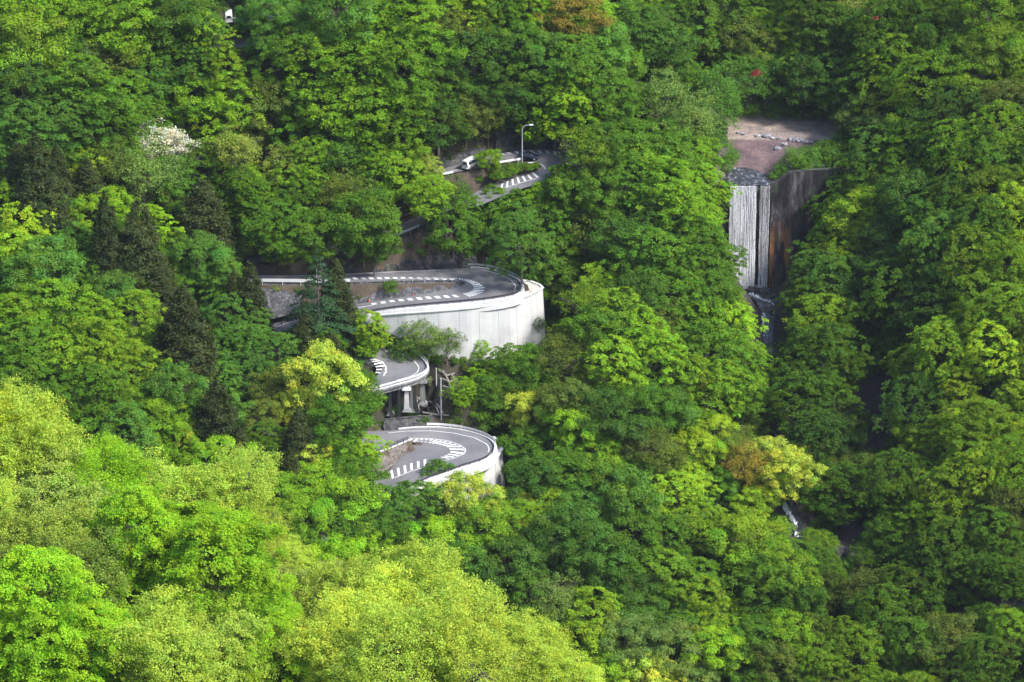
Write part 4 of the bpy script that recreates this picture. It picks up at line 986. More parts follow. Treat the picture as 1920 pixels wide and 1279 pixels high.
PROTO = {}
def build_protos():
    P = PROTO
    P['m'] = [(layered(11+i, m=LEAF, pads=[310, 260, 340, 290][i], per=115, size=.27, thick=.06, pad=.60, rz=[4.0, 4.8, 3.5, 4.4][i], droop=[.30, .42, .22, .36][i]), trunk(i)) for i in range(4)]
    P['r'] = [(rounded(31+i, m=LEAF, lobes=[84, 66, 100, 84][i], rz=[4.0, 4.6, 3.6, 4.3][i], lobe=[.9, 1.05, .8, .9][i], size=.25, per=480, shell=.6), trunk(20+i)) for i in range(4)]
    P['s'] = [(airy(51+i, m=LEAF), trunk(40+i, twigs=7, limbs=12, r0=.19)) for i in range(3)]
    P['c'] = [(conifer(61+i, m=LEAF, Rb=[3.5, 3.2][i], power=[.50, .6][i], per=230), trunk(60, straight=True)) for i in range(2)]
    P['f'] = [(conifer(71, m=LEAF, Rb=4.6, flat=True, whorls=17, per=230, power=.85), trunk(61, straight=True))]
    # finer leafed ones for the near spur
    P['M'] = [(layered(81+i, m=LEAF, pads=480, per=240, size=.18, thick=.07, pad=.60, rz=4.2), trunk(80+i, twigs=3, limbs=12)) for i in range(2)]
    P['Rr'] = [(airy(91+i, m=LEAF, tips=900, per=50, size=.17, spread=.26, Rr=5.0, rz=4.3, zc=6.8), trunk(90+i, twigs=10, limbs=14, r0=.2)) for i in range(2)]
    P['S'] = [(airy(95+i, m=LEAF, tips=700, per=44, size=.17, spread=.24, Rr=5.0, rz=4.2, zc=6.8), trunk(95+i, twigs=14, limbs=15, r0=.2)) for i in range(2)]
build_protos()

PAL = {'L': (.185,.345,.012), 'Y': (.49,.58,.060), 'G': (.103,.218,.011), 'D': (.066,.150,.012), 'F': (.110,.245,.024), 'P': (.165,.265,.045), 'O': (.140,.195,.022),
       'B': (.33,.26,.03), 'W': (.66,.68,.56), 'K': (.060,.082,.020), 'E': (.045,.105,.034), 'Z': (.30,.45,.018), 'X': (.24,.43,.014), 'q': (.26,.34,.050), 'A': (.205,.350,.014)}
FGPAL = {'Z': (.43,.56,.060), 'X': (.27,.48,.016), 'P': (.36,.48,.06), 'q': (.36,.46,.08), 'O': (.28,.40,.06), 'Y': (.46,.55,.03)}
WORD = {'L': 'lime green', 'Y': 'yellow', 'G': 'mid green', 'D': 'dark green', 'F': 'fresh cool green', 'P': 'pale grey-green', 'O': 'olive', 'B': 'bronze orange', 'W': 'white flowering',
        'K': 'dark brownish', 'E': 'dark blue-green', 'Z': 'bright yellow-green', 'X': 'vivid lime green', 'q': 'pale yellowish', 'A': 'yellowish lime'}
FORM = {'m': ('maple_tree', 'layered'), 'r': ('round_tree', 'round-crowned'), 's': ('thin_tree', 'thin-leaved'), 'c': ('cedar_tree', 'cone-shaped cedar'), 'f': ('fir_tree', 'tiered fir'),
        'M': ('maple_tree', 'layered'), 'Rr': ('spring_tree', 'loose feathery'), 'S': ('spring_tree', 'twiggy')}
LAND = [('white van on the road', 882, 297), ('dark navy car', 992, 292), ('white flowering tree', 300, 290), ('broad white guardrail', 500, 522), ('middle hairpin bend', 870, 535), ('big pale wall', 880, 610),
        ('tiered fir', 598, 555), ('bridge bend', 745, 690), ('bottom hairpin bend', 820, 850), ('slope frames', 810, 760), ('waterfall', 1406, 440), ('stained dam wall', 1495, 410), ('gravel terrace', 1470, 240),
        ('purple earth slope', 1410, 290), ('yellow stream tree', 1465, 890), ('lowest cascade', 1490, 975), ('second cascade', 1434, 605), ('red shrub', 1418, 140), ('top road', 450, 80),
        ('large brown cedar', 345, 620), ('cedar pair', 70, 330), ('narrow dark gully', 1645, 780), ('grey rock outcrop', 1800, 1100), ('bronze orange tree', 1060, 35), ('near spur crest', 640, 1072), ('bare gully', 1590, 1010)]
# px, py of the crown's middle, width in photo pixels, colour, form
T_ = '''
60 40 130 Lm;170 20 110 Lm;20 45 70 Gm;140 75 90 Dr;235 30 140 Lm;60 95 160 Ar;170 85 80 Fs;250 85 120 Ar;330 35 120 Dr;376 80 84 Am;472 34 60 Fr;110 120 110 Gm;210 125 100 Os;160 130 90 Pr;30 150 110 Os;290 145 100 Fm;350 130 110 Fm
425 134 80 Am;60 190 130 Fm;150 190 130 Gm;230 190 110 Gm;300 200 110 Fm;370 190 110 Lr;440 190 110 Lm;40 250 100 Fm;120 240 120 Fm;200 240 120 Gm;270 240 100 Gm;340 245 90 Gm;420 250 120 Lm;125 278 70 Fm;230 265 75 Lr;160 306 72 Zm;210 312 80 Os
298 278 112 Ws;345 300 60 Ws;440 298 100 qs;525 30 90 Fr;640 25 140 Fr;700 75 120 Lm;575 75 110 Gr;510 80 80 Fr;760 50 110 Lm;790 90 110 Lr;720 10 80 Dr;840 60 100 Or;895 30 95 Zm;920 60 90 Gm;945 10 90 Gm;600 140 130 Lm;680 140 120 Lm;520 140 100 Gm;740 160 110 Lm
820 160 95 Gr;880 110 120 Dr;560 200 110 Gm;640 200 110 Lm;720 210 120 Lm;500 210 110 Or;560 250 100 Gm;650 250 100 Gm;760 250 110 Lm;820 230 110 Dr;872 215 95 Or;915 210 80 Os;930 160 110 Dr;640 292 90 Fs;590 307 75 Lm;752 300 90 Ar;795 312 60 qm;540 300 80 qs
918 307 42 Xr;1060 35 105 Br;1000 25 80 Lm;1020 95 110 Fr;980 90 90 Gr;1120 90 100 Fr;1060 120 120 Gm;980 150 110 Gm;1150 130 90 Gr;1110 40 65 Lm;1050 170 120 Lm;1130 180 110 Gm;1040 212 110 Xm;1100 220 100 Lm;985 200 90 Dr;1180 210 90 Gm;1180 60 100 Dm;1240 50 100 Dm;1300 60 110 Gm
1230 110 110 Dr;1350 20 90 Gm;1250 140 100 Gm;1390 90 90 Or;1370 125 90 Gm;1330 170 100 Fs;1430 50 75 Lm;1230 210 115 Ps;1290 230 105 Ps;1335 215 80 Fs;1400 156 90 Fs;1170 260 110 Gr;1230 270 110 Gr;1290 275 90 Gs;1338 288 66 Fs;1095 300 95 As;1120 285 100 Gr;1180 300 90 Lm;1280 305 100 Lm
1490 62 80 Zm;1500 108 70 Am;1530 40 110 Gm;1560 80 110 Gm;1620 25 90 qs;1500 150 90 Am;1560 145 110 Fm;1600 65 90 Gm;1680 60 120 Gm;1660 110 110 Gm;1740 50 110 Gm;1800 60 120 Gr;1860 40 110 Lm;1750 92 80 Zm;1880 100 100 Ar;1700 130 110 Am;1840 120 110 Ar;1500 160 90 Dr;1580 180 90 Dr
1640 165 100 Gm;1660 200 100 Am;1750 170 120 Lm;1820 190 100 Am;1890 180 100 Or;1640 225 100 Pr;1720 240 110 Gr;1800 220 110 Dm;1880 250 100 Lm;1660 290 105 Fm;1740 280 110 Lm;1800 290 110 Lm;1860 305 110 Gm
15 380 90 Am;40 430 110 Zm;30 480 100 Am;80 430 70 Fm;165 400 90 Xr;130 450 80 Fm;150 500 80 Gm;80 510 130 Fr;30 565 110 Lm;100 590 110 Lm;30 625 110 Lm;215 565 85 Fr;170 600 80 Gm;255 605 110 Am;190 620 90 Lm;270 350 105 Ps;310 335 90 Fs;332 460 60 Xr;370 485 100 Fr;415 520 85 Fm
395 545 70 Gm;428 605 90 Fm;470 618 70 Fm;458 345 85 Lm;475 392 100 Gm;450 375 80 Gm;458 463 42 Lm;540 345 75 Am;585 335 70 Lm;560 392 105 Gm;640 385 100 Os;520 432 105 Gm;600 440 110 Gr;680 432 110 Gr;665 360 85 Ps;730 345 85 Lm;700 468 80 Dr;783 350 75 Lm;800 385 75 Lm
850 365 80 Gs;880 400 70 Gm;940 396 60 Lm;1045 350 60 Gm;966 378 50 Gm;1012 360 46 Lm;925 386 54 Gm;850 430 95 Gm;905 445 80 Dr;960 405 105 Fm;998 384 62 Lm;1010 430 100 Gm;980 470 110 Fm;1040 478 100 Gm;1060 360 90 Gr;1110 360 90 Gr;1170 350 90 Gm;1230 360 110 Lm;1290 345 100 Lm;1318 385 74 Gm;1100 430 110 Os;1170 450 110 Dr;1260 410 120 Lm
1304 430 90 Lm;1318 490 84 Gm;1280 480 110 Gm;1220 500 110 Gm;1050 540 90 Gr;1130 530 90 Am;1190 560 110 Dr;1250 560 110 Gm;1308 562 104 Gm;1345 537 66 Gm;1100 570 105 As;1150 590 100 Am;1230 605 90 Os;1300 595 100 Lm;1352 612 90 Xm;1388 618 54 Lm;1372 566 46 Lm;1390 600 40 Lm;1050 645 90 Os;1110 635 95 Gr;1180 635 95 Lm
1590 356 70 Gm;1620 340 100 Gm;1640 388 110 Zr;1580 400 80 Gm;1700 330 90 Lm;1720 380 120 Fr;1820 335 110 Am;1868 370 110 Ar;1800 400 100 Gm;1564 437 70 Am;1545 475 80 Gm;1590 445 90 Gm;1660 445 80 Am;1685 460 100 Dr;1760 425 110 Gm;1780 470 120 Fm;1860 450 110 Gm;1905 400 90 Zm
1590 500 90 Am;1526 528 84 Fm;1560 540 100 Fm;1640 540 110 Dr;1700 500 95 Dr;1750 500 105 Gm;1830 505 110 Am;1885 515 100 Lm;1700 560 120 Gm;1770 580 110 Dm;1840 562 100 Am;1512 590 80 Gm;1545 615 105 Am;1900 590 100 Am;1800 625 90 Am;1860 625 100 Am
40 660 110 Gm;120 680 110 Am;180 670 105 Am;30 720 110 Gm;110 740 110 Gm;180 760 115 Gm;235 695 95 Am;320 735 110 Fr;355 700 80 Fr;305 785 90 Lr;80 800 90 Gm;240 830 105 Fm;170 820 95 Gm;355 812 72 Yr;410 872 105 Xr;290 860 70 Lr;455 705 80 Fm;470 662 85 Fm;520 672 85 Fm
604 738 122 Yr;560 762 74 Yr;658 764 112 Gr;640 704 80 Gr;692 664 36 Xm;505 722 85 Os;640 805 95 Gr;670 850 80 Am;600 905 110 Xr;660 905 95 Gr;650 950 110 Xr;592 790 36 Yr;525 930 95 Xr;822 885 52 Fr;878 940 112 Yr;925 960 60 Yr;775 958 90 Fm;725 945 85 Fm;480 885 80 Gm
866 750 44 Xm;925 745 100 Gr;915 712 76 Lm;948 686 68 Gm;899 650 36 Xm;790 630 80 Ps;760 650 55 Ps;838 645 62 Ps;690 622 70 Am;662 602 55 Gr;1000 603 45 Ps;770 660 60 Gs;990 785 84 Yr;1000 690 100 Gr;1065 675 105 Os;1130 690 110 Am;1200 685 105 Lm;1265 670 90 Gm;1320 670 110 Gm
1372 688 92 Lm;1060 762 110 Or;1000 840 95 Gr;1130 775 115 Dr;1200 785 105 Gr;1280 722 95 Am;1330 750 105 Lm;1380 742 88 Gm;1250 772 95 Fr;1335 810 85 Zr;1300 845 85 Zr;1070 812 95 Xr;1115 850 85 Xr;1050 875 105 Gr;1000 905 90 Dr;1120 905 105 Ar;1200 850 105 Os;1240 865 80 Or;1272 875 70 Fr
1370 840 90 Os;1388 885 80 Bs;1448 862 96 Yr;1484 898 100 Yr;1440 915 70 Zr;1160 945 115 Fr;1080 945 110 Fr;1265 932 105 Am;990 980 90 Am;1040 1015 115 Dr;1100 1045 115 Dr;1170 1015 110 Gr;1240 1022 110 Gm;1295 1000 95 Am;1230 1085 105 Am;1160 1105 105 Dr;1300 1082 95 Gm
1395 1012 120 Ar;1455 1062 115 Ar;1420 1105 110 Gm;1030 1125 110 Ps;1100 1165 105 Am;1180 1135 95 Fr;1245 1155 105 Gr;1310 1135 95 Am;1332 1230 95 Xr;1255 1230 105 Pr;1175 1215 105 Pr;1085 1215 100 Zr;1135 1255 95 Xr;1205 1265 85 Yr;960 1062 110 Fr;980 1120 90 Gr;1350 1165 65 Zr;1405 1205 105 Gr;1445 1250 95 Or
560 990 105 Xr;620 1000 105 Gm;700 995 105 Gr;560 1035 90 Gm;690 1022 90 Xr;690 1078 75 Xr;740 1080 105 Fs;825 1010 105 Xr;870 1045 105 Fs;800 1075 100 Fr;880 1095 90 Gr;905 990 100 Ar;1494 706 92 Gm;1545 685 105 Gm;1590 695 85 Gm;1500 775 105 Gm;1570 765 100 Gm;1530 850 100 Dm
1720 690 80 Am;1780 670 110 Am;1870 672 100 Zm;1812 730 78 Zm;1720 765 100 Dm;1790 802 58 Zm;1850 792 110 Am;1830 850 105 Am;1900 870 100 Lm;1858 905 90 Zm;1742 930 80 Am;1800 942 100 Am;1622 885 105 Or;1580 930 100 Gm;1685 905 105 Gm;1900 945 80 Os;1620 1042 55 Gs;1742 1000 80 Lm;1790 1042 100 Gm
1870 1002 90 Gm;1880 1085 80 Gm;1625 1112 80 Os;1700 1112 105 Gm;1665 1172 105 Gm;1780 1205 105 Or;1722 1222 105 Gm;1620 1232 105 Am;1862 1242 95 Gm;1500 1125 95 Gr;1500 1050 70 Gm;1545 1065 70 Gm;1480 1192 105 Lr;1540 1262 85 Lm;1902 1182 80 Lm
'''
CON = '''70 330 95 190 Kc;35 335 60 120 Kc;110 350 60 110 Kc;200 465 70 160 Kc;262 475 90 150 Kc;380 405 90 150 Kc;345 622 115 190 Kc;165 350 80 100 Kc;240 378 50 85 Kc;470 572 60 110 Kc;440 570 50 105 Kc;310 405 60 85 Kc;408 795 80 130 Kc;560 825 70 120 Kc;545 890 65 110 Kc;620 672 70 95 Kc;300 545 70 95 Kc;450 850 60 100 Kc
597 560 112 160 Ef;632 550 62 150 Kc;1345 220 30 55 Ec;575 645 60 85 Kc'''
FG_ = '''40 845 190 ZRr;-60 830 180 YRr;115 955 180 qS;200 935 160 XRr;330 965 160 ZS;430 945 165 ZS;475 1015 120 ZS;60 1050 190 PS;170 1030 160 XM;260 1050 190 XM;355 1030 190 XM;420 1110 210 XM;480 1150 150 XM;60 1180 210 XM;180 1210 190 XM;130 1115 180 OS;300 1230 190 ZRr;425 1225 170 PS;530 1230 170 XM
565 1120 130 qS;640 1125 150 ZS;700 1185 185 ZRr;800 1145 180 ZRr;880 1160 150 ZRr;760 1250 190 ZS;880 1245 190 ZRr;980 1230 140 ZRr;1045 1278 130 ZRr;620 1230 190 ZRr;-50 950 180 ZRr;-60 1060 190 PS;-50 1200 190 XM;320 890 90 ZS;540 1060 90 ZS;210 880 80 ZRr;700 1090 70 ZRr;860 1112 70 ZRr'''
def parse(t):
    out = []
    for e in t.replace('\n', ';').split(';'):
        e = e.split()
        if len(e) >= 4: out.append(([float(v) for v in e[:-1]], e[-1][0], e[-1][1:]))
    return out
def place(px, py, hc, y0, y1):
    d = ray(px, py); Y = np.arange(y0, y1, 0.5); s = Y / d[1]; X = d[0]*s; Z = d[2]*s; g = height(X, Y)
    k = np.argmax(Z <= g + hc)
    if Z[k] > g[k] + hc: return None
    if k > 2 and g[k] + hc - Z[k] > 1.2:      # at a bank: the tree stands in front of its edge, not on top
        return (X[k-2], Y[k-2], Z[k] - hc)
    return (X[k], Y[k], g[k])
TREES = []   # dict per tree
def add_tree(px, py, w, col, form, y0=600, y1=900, hh=None, stuff=False):
    protos = PROTO[form]; k = rng.integers(len(protos)); conif = form in 'cf'
    base_w = {'c': 6.4, 'f': 9.0}.get(form, 10.0); dep = 810.0 if y0 > 500 else 460.0; hc = 6.5
    for _ in range(3):
        sx = w / F * dep / base_w
        if conif:
            sz = (hh / F * dep) / 15.0 / CP * 0.96; hc = 7.5 * sz
        else: sz = sx * rng.uniform(0.88, 1.12) if _ == 0 else sz * 1.0; hc = 6.6 * sz
        q = place(px, py, hc, y0, y1)
        if q is None: return None
        dep = proj(q)[2]
        if not conif: sz = max(sz * 0 + sx * 1.0, 0.01)
    t = dict(p=q, sx=sx, sz=sz * (1 if conif else rng.uniform(.92, 1.12)), col=col, form=form, k=int(k), px=px, py=py, w=w, dep=dep, rot=rng.uniform(0, 6.28)); TREES.append(t); return t
for a, c, f in parse(T_): add_tree(a[0], a[1], a[2] * 1.08, c, f)
for a, c, f in parse(CON): add_tree(a[0], a[1] + 0.12*a[3], a[2] * 1.36, c, f, hh=a[3] * 1.22)
for a, c, f in parse(FG_): add_tree(a[0], a[1], a[2] * 1.05, c, f, 335, 520)

# ---- labels that tell the trees apart: colour, form, and a landmark one can find
ORD = ['', 'second ', 'third ', 'fourth ', 'fifth ', 'sixth ', 'seventh ', 'eighth ', 'ninth ', 'tenth ', 'eleventh ', 'twelfth ']
def label_trees(ts):
    seen = {}
    for t in ts:
        best = None
        for nm, lx, ly in LAND:
            dx, dy = t['px'] - lx, t['py'] - ly; d = math.hypot(dx, dy)
            if d < 12: continue
            if best is None or d < best[0]: best = (d, nm, dx, dy)
        d, nm, dx, dy = best; a = math.degrees(math.atan2(-dy, dx)) % 360
        dr = ['directly right of', 'up the slope to the right of', 'straight up the slope from', 'up the slope to the left of', 'directly left of', 'down the slope to the left of', 'straight down the slope from', 'down the slope to the right of'][int(((a + 22.5) % 360) // 45)]
        t['key'] = (t['col'], FORM[t['form']][1], nm, dr); t['d'] = d; seen.setdefault(t['key'], []).append(t)
    for key, L in seen.items():
        L.sort(key=lambda t: t['d'])
        for i, t in enumerate(L):
            noun = FORM[t['form']][1]; noun = noun if noun.endswith(('cedar', 'fir')) else noun + ' tree'
            short = {'up the slope to the right of': 'uphill right of', 'up the slope to the left of': 'uphill left of', 'straight up the slope from': 'uphill of', 'down the slope to the left of': 'downhill left of',
                     'down the slope to the right of': 'downhill right of', 'straight down the slope from': 'downhill of', 'directly right of': 'right of', 'directly left of': 'left of'}[key[3]]
            if len(L) == 1: t['label'] = f"{WORD[t['col']]} {noun} {short} the {key[2]}"
            elif i == 0: t['label'] = f"{WORD[t['col']]} {noun} just {short} the {key[2]}"
            else: t['label'] = f"{ORD[min(i, 11)]}{WORD[t['col']]} {noun} {short} the {key[2]}"
label_trees(TREES)
GRP = {'maple_tree': 'layered broadleaf trees on the slopes', 'round_tree': 'round-crowned trees on the slopes', 'thin_tree': 'thin-leaved trees on the slopes', 'cedar_tree': 'dark cedars', 'fir_tree': None, 'spring_tree': 'feathery spring trees on the near spur'}
def jitter(c, k=0.10):
    b = rng.normal(1, k); y = rng.normal(0, k * 0.3); return (max(0.005, c[0]*(b + y)), max(0.005, c[1]*b), max(0.004, c[2]*(b - y)))
for t in TREES:
    nm, _ = FORM[t['form']]; crown, tr = PROTO[t['form']][t['k']]
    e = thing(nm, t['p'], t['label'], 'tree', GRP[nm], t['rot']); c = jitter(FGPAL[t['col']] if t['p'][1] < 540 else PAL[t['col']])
    if t['px'] > 1480 and t['col'] not in 'YZ': c = tuple(x * 0.76 for x in c)      # shade and edge darkening on the right, painted into the crown colour
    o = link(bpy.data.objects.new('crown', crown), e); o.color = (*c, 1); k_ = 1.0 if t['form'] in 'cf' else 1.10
    o.scale = (t['sx'] * k_ * rng.uniform(.9, 1.15), t['sx'] * k_ * rng.uniform(.9, 1.15), t['sz'] * rng.uniform(.92, 1.15))
    if t['form'] not in 'cf' and t['w'] > 60:      # crowns lean out from the slope
        e.rotation_euler = (0, 0, 0); lean = R(rng.uniform(2, 11)); sx_ = R(-9 if t['px'] > 1560 else (7 if 1000 < t['px'] < 1430 else 0) + rng.uniform(-4, 4))
        o.rotation_euler = (Matrix.Rotation(sx_, 3, 'Y') @ Matrix.Rotation(lean, 3, 'X') @ Matrix.Rotation(t['rot'], 3, 'Z')).to_euler()
    o = link(bpy.data.objects.new('trunk', tr), e); o.scale = (t['sx'], t['sx'], t['sz'])

# ---- the rest of the wood and the undergrowth, scattered
CLEAR = [[(808,315),(870,300),(930,284),(985,272),(1062,276),(1040,318),(1000,350),(940,372),(912,350),(905,325),(870,326),(808,336)],
 [(430,508),(640,505),(870,492),(960,500),(1020,530),(1022,640),(960,660),(900,668),(850,664),(830,640),(712,640),(690,610),(650,598),(560,600),(500,625),(500,600),(430,535)],
 [(680,640),(735,640),(800,672),(812,720),(848,690),(870,700),(850,790),(770,775),(735,740),(700,715)],
 [(695,850),(720,805),(805,795),(900,805),(950,830),(950,920),(880,900),(850,885),(790,900),(745,925),(720,890)],
 [(1340,205),(1595,220),(1592,255),(1500,275),(1470,330),(1560,315),(1550,330),(1505,400),(1480,510),(1458,545),(1465,600),(1448,650),(1420,640),(1400,575),(1364,350),(1350,300)],
 [(1450,815),(1472,820),(1472,850),(1456,850)], [(1466,940),(1490,940),(1515,1010),(1490,1015)], [(415,470),(448,470),(448,494),(415,494)], [(738,412),(792,408),(792,436),(742,446)], [(1640,700),(1660,700),(1652,840),(1632,840)], [(1585,975),(1612,980),(1595,1050),(1572,1050)],
 [(425,66),(482,62),(482,92),(425,96)], [(416,14),(440,14),(440,42),(416,42)]]
def in_clear(x, y):
    for P in CLEAR:
        c = False; n = len(P)
        for i in range(n):
            (x0, y0), (x1, y1) = P[i], P[(i+1) % n]
            if (y0 > y) != (y1 > y) and x < (x1 - x0) * (y - y0) / (y1 - y0) + x0: c = not c
        if c: return True
    return False
def clear_of(p, r, h):
    """whether a plant of radius r and height h standing at p leaves the open places open"""
    for dz in (0.15, 0.55, 1.0):
        X, Y, D = proj((p[0], p[1], p[2] + h * dz)); k = r * F / D * (0.9 if dz < .9 else .5)
        for ox in (-1, -.5, 0, .5, 1):
            if in_clear(X + ox*k, Y): return False
    return True
fill = []; tx = np.array([(t['px'], t['py'], t['w']) for t in TREES])
def near_col(px, py):
    d = np.hypot(tx[:, 0] - px, tx[:, 1] - py); i = np.argsort(d)[:4]; t = TREES[int(rng.choice(i))]
    return t['col'] if t['col'] not in 'WKEB' else 'G'
px = -330
while px < 2260:
    py = -150
    while py < 1360:
        x, y = px + rng.uniform(-24, 24), py + rng.uniform(-18, 18); py += 42
        out = x < -20 or x > 1940 or y < -20 or y > 1300
        d = np.hypot(tx[:, 0] - x, tx[:, 1] - y) / (tx[:, 2] * 0.5)
        if (not out) and d.min() < 0.62: continue
        if fill and min(math.hypot(x - q[0], y - q[1]) for q in fill[-120:]) < (62 if out else 46): continue
        w = rng.uniform(72, 100); q = place(x, y, 6.0, 600, 900)
        if q is None: continue
        g = place(x, y, 6.0, 335, 520)
        s = w / F * proj(q)[2] / 10.0
        if not clear_of(q, 4.6*s, 10.5*s): continue
        fill.append((x, y, q, s, near_col(x, y)))
    px += 54
px = -330
while px < 1100:       # the near spur outside the frame
    for py in (820, 930, 1040, 1150, 1260, 1370):
        x, y = px + rng.uniform(-25, 25), py + rng.uniform(-20, 20)
        q = place(x, y, 7.0, 335, 500)
        if q is None: continue
        if -20 < x < 1940 and y < 1290 and np.min(np.hypot(tx[:, 0] - x, tx[:, 1] - y) / (tx[:, 2] * 0.5)) < 0.75: continue
        fill.append((x, y, q, 0.95, rng.choice(['X', 'Z', 'A'])))
    px += 95
def scatter(name, protos, pts, kind='stuff'):
    """pts: (x, y, z, scale, colour, rot, index) drawn by geometry nodes as copies of protos"""
    me = bpy.data.meshes.new(name); me.from_pydata([p[:3] for p in pts], [], [])
    a = me.attributes.new('scl', 'FLOAT', 'POINT'); a.data.foreach_set('value', np.array([p[3] for p in pts], np.float32))
    a = me.attributes.new('rotz', 'FLOAT', 'POINT'); a.data.foreach_set('value', np.array([p[5] for p in pts], np.float32))
    a = me.attributes.new('idx', 'INT', 'POINT'); a.data.foreach_set('value', np.array([p[6] for p in pts], np.int32))
    a = me.attributes.new('itint', 'FLOAT_COLOR', 'POINT'); a.data.foreach_set('color', np.array([(*p[4], 1) for p in pts], np.float32).ravel())
    o = link(bpy.data.objects.new(name, me)); o['kind'] = kind
    ng = bpy.data.node_groups.new(name, 'GeometryNodeTree'); ng.interface.new_socket('Geometry', in_out='INPUT', socket_type='NodeSocketGeometry'); ng.interface.new_socket('Geometry', in_out='OUTPUT', socket_type='NodeSocketGeometry')
    N = ng.nodes; L = ng.links; gi = N.new('NodeGroupInput'); go = N.new('NodeGroupOutput'); iop = N.new('GeometryNodeInstanceOnPoints'); jn = N.new('GeometryNodeJoinGeometry')
    for pm_ in protos:
        po = bpy.data.objects.new(name + '_source', pm_); oi = N.new('GeometryNodeObjectInfo'); oi.inputs['Object'].default_value = po; oi.inputs['As Instance'].default_value = False
        gt = N.new('GeometryNodeGeometryToInstance'); L.new(oi.outputs['Geometry'], gt.inputs[0]); L.new(gt.outputs[0], jn.inputs[0])
    def attr(nm, tp):
        q = N.new('GeometryNodeInputNamedAttribute'); q.data_type = tp; q.inputs['Name'].default_value = nm; return q.outputs['Attribute']
    cx = N.new('ShaderNodeCombineXYZ'); L.new(attr('rotz', 'FLOAT'), cx.inputs[2])
    L.new(gi.outputs[0], iop.inputs['Points']); L.new(jn.outputs[0], iop.inputs['Instance']); iop.inputs['Pick Instance'].default_value = True
    L.new(attr('idx', 'INT'), iop.inputs['Instance Index']); L.new(cx.outputs[0], iop.inputs['Rotation']); L.new(attr('scl', 'FLOAT'), iop.inputs['Scale']); L.new(iop.outputs[0], go.inputs[0])
    md = o.modifiers.new('scatter', 'NODES'); md.node_group = ng; return o
def scat_copy(me):
    c = me.copy(); c.materials.clear(); c.materials.append(LEAF_I); return c
wood = [scat_copy(PROTO['m'][i][0]) for i in range(4)] + [scat_copy(PROTO['r'][i][0]) for i in range(4)]
scatter('woodland', wood, [(q[0], q[1], q[2] - 0.3, s, jitter(FGPAL[c] if q[1] < 540 and c in FGPAL else tuple(v * (0.72 if x > 1480 else 1) for v in PAL[c])), rng.uniform(0, 6.28), int(rng.integers(8))) for x, y, q, s, c in fill])  # tint of the right-hand copies darkened too: painted-in shade
bush = [rounded(101+i, m=LEAF_I, lobes=11, per=330, Rr=1.7, zc=0.9, rz=1.2, size=0.24, lobe=2.6, jit=.12) for i in range(3)] + [layered(111, m=LEAF_I, pads=16, per=340, Rr=2.0, zc=1.2, rz=1.1, size=.24)]
ug = []
BX = np.arange(-150, 150, 2.6); BY = np.arange(640, 850, 2.4)
for x in BX:
    for y in BY:
        xx, yy = x + rng.uniform(-1.2, 1.2), y + rng.uniform(-1.1, 1.1); z = float(height([xx], [yy])[0]); X, Y, D = proj((xx, yy, z))
        if X < -200 or X > 2120 or Y < -80 or Y > 1330: continue
        s = rng.uniform(0.6, 1.25)
        if xx < 45 and 695 < yy < 822:
            _, i, d = kd.find((xx, yy, 0))
            if d < 2.2 + s: continue
            _, i, d = kb.find((xx, yy, 0))
            if d < 1.5: continue
            if d < 5: s *= .55
        if rng.random() < 0.08: continue
        if not clear_of((xx, yy, z), 1.5*s, 2.0*s): continue
        ug.append((xx, yy, z, s, jitter(PAL[rng.choice(list('DDGGGGFO'))], .15), rng.uniform(0, 6.28), int(rng.integers(4))))
for i in range(5200):
    xx, yy = rng.uniform(-75, 30), rng.uniform(705, 800); _, k, d = kd.find((xx, yy, 0)); _, k2, d2 = kb.find((xx, yy, 0)); s = rng.uniform(0.28, 0.55)
    if d < 0.55 + 1.9*s or d > 6 or d2 < 1.0: continue
    z = float(height([xx], [yy])[0]) - 0.1; X, Y, D = proj((xx, yy, z + .5))
    if in_clear(X, Y) or in_clear(X, Y + 6): continue
    ug.append((xx, yy, z, s, jitter(PAL[rng.choice(list('DDGGOFL'))], .15), rng.uniform(0, 6.28), int(rng.integers(4))))
for i in range(150):
    X, Y = rng.uniform(920, 1008), rng.uniform(304, 345)
    f_ = (X - 920) / 88
    if Y < 312 - 9*f_ + 2 or Y > 346 - 30*f_ - 6 or abs(X - 979) < 2.5: continue
    p = at_z(X, Y + 3, -303.6 - 1.6*(Y - 305)/40); s_ = rng.uniform(.3, .55); ug.append((p.x, p.y, p.z - .2, s_, jitter(PAL[rng.choice(list('GGFLO'))], .15), rng.uniform(0, 6.28), int(rng.integers(4))))
scatter('undergrowth', bush, ug)
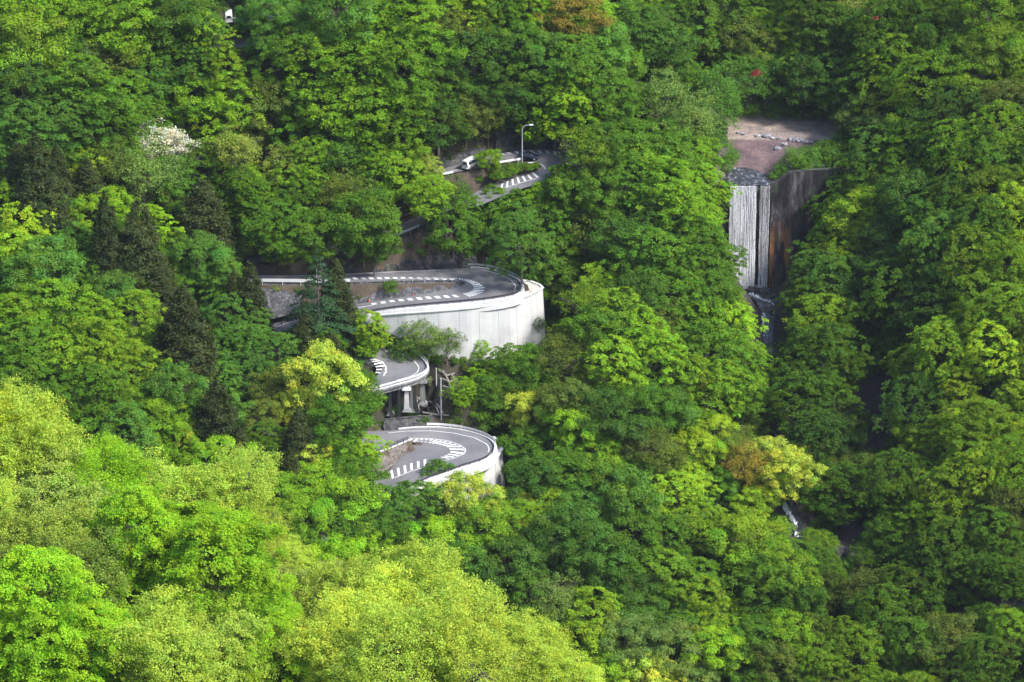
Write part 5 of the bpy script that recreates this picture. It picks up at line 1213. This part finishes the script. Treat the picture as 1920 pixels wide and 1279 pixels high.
# plants that show in the open places: on the walls, the wedge of grass, the terrace edge
def small_plants(spots, name, lab):
    for n_, (px, py, w, c, z) in enumerate(spots):
        p = at_z(px, py, z) if z is not None else snap(px, py, 0.1); s = w / F * proj(p)[2] / 4.2
        me = PROTO_B[n_ % 3]; o = link(bpy.data.objects.new(name, me)); o.location = p; o.scale = (s, s, s * rng.uniform(.8, 1.2)); o.rotation_euler = (0, 0, rng.uniform(0, 6)); o.color = (*jitter(PAL.get(c, (.4, .02, .03))), 1)
        tag(o, lab[n_], 'shrub', 'shrubs in the open places')
PROTO_B = [rounded(121+i, m=LEAF, lobes=13, per=300, Rr=1.9, zc=1.0, rz=1.3, size=0.22, lobe=2.4, jit=.12) for i in range(3)]
PAL['R'] = (.30, .025, .04); PAL['T'] = (.42, .50, .26)
small_plants([(730,545,34,'G',-320.6),(702,537,14,'T',-320.4),(655,535,16,'G',-320.4),(672,560,14,'O',-322.2),(545,565,20,'T',-322.5),(520,545,26,'A',-320.5),(955,314,15,'G',-304.0),(984,316,13,'G',-304.1),(938,327,14,'G',-304.7),
              (770,785,36,'D',None),(745,775,28,'G',None),(795,793,26,'D',None),(806,720,20,'T',None),(1418,142,20,'R',None),(1642,37,11,'R',None),(1830,246,13,'R',None),(800,464,10,'R',None),(725,632,22,'G',None),(745,645,18,'G',None),(560,548,24,'A',-320.8)],
             'shrub', ['green shrub growing on the stone wall inside the middle bend', 'pale flowering tuft on the stone wall beside the green shrub', 'small shrub on the wall top near the tiered fir', 'low olive shrub at the foot of the stone wall', 'pale flowering shrub on the overgrown wall left of the fir',
              'lime green creeper hanging under the broad white guardrail', 'green shrub on the island below the white car-side barrier', 'green shrub at the foot of the tall street lamp', 'shrub at the lower tip of the island by the small tree',
              'dark shrub above the bottom hairpin below the piers', 'shrub at the foot of the front bridge pier', 'dark shrub above the start of the bottom guardrail', 'pale flowering shrub right of the rear bridge pier', 'bright red shrub in the dark trees above the gravel terrace',
              'tiny red shrub at the top of the right slope', 'small orange-red shrub high on the shaded right slope', 'small red shrub above the middle hairpin road', 'shrub on the dark rubble wall by the bridge bend', 'lower shrub on the dark rubble wall', 'second lime creeper under the broad white guardrail'])
for n_, (px, py, w) in enumerate([(1490,305,50),(1520,300,46),(1548,290,46),(1575,275,46),(1465,325,34),(1505,318,40),(1450,335,22),(1560,300,44),(1590,262,40),(1375,300,34),(1362,318,30),(1375,214,40),(1410,216,42),(1450,217,44),(1490,219,46),(1530,221,44),(1568,222,40)]):
    p = snap(px, py, 0.2); s = w / F * proj(p)[2] / 4.2; o = link(bpy.data.objects.new('willow_shrub', PROTO_B[n_ % 3])); o.location = p; o.scale = (s, s, s); o.color = (*jitter(PAL['F']), 1)
    tag(o, ['fresh green shrub at the near end of the purple slope', 'fresh green shrub behind the dam wing, second along', 'fresh green shrub behind the dam wing, third along', 'fresh green shrub at the right end of the gravel terrace', 'low shrub where the dam wing begins to rise', 'shrub right on the crest of the dam wing',
            'tiny mossy shrub beside the lip of the waterfall', 'shrub between the dam wing and the gravel terrace', 'shrub under the trees at the far right of the terrace', 'shrub left of the water above the lip', 'lower shrub left of the water above the lip','shrub at the back of the gravel terrace, far left','shrub at the back of the gravel terrace, second along','shrub at the back of the gravel terrace, third along','shrub at the back of the gravel terrace, fourth along','shrub at the back of the gravel terrace, fifth along','shrub at the back of the gravel terrace, far right'][n_], 'shrub', 'fresh green shrubs behind the dam')

# ------------------------------------------------------------------ the air: thin even haze round everything
hm = bpy.data.materials.new('haze_air'); hm.use_nodes = True; hm.node_tree.nodes.clear()
ho = hm.node_tree.nodes.new('ShaderNodeOutputMaterial'); pv = hm.node_tree.nodes.new('ShaderNodeVolumePrincipled')
pv.inputs['Color'].default_value = (0.80, 0.88, 1.0, 1); pv.inputs['Density'].default_value = 0.000028; pv.inputs['Anisotropy'].default_value = 0.2
hm.node_tree.links.new(pv.outputs[0], ho.inputs['Volume'])
zl = float(min(CZ.min(), GZ.min())) - 1.0; zh = float(CZ.max()) + 10.0
hz = MB().box((0, 850, (zl + zh) / 2), (3020, 3520, zh - zl)).build('haze', hm); hz['kind'] = 'stuff'
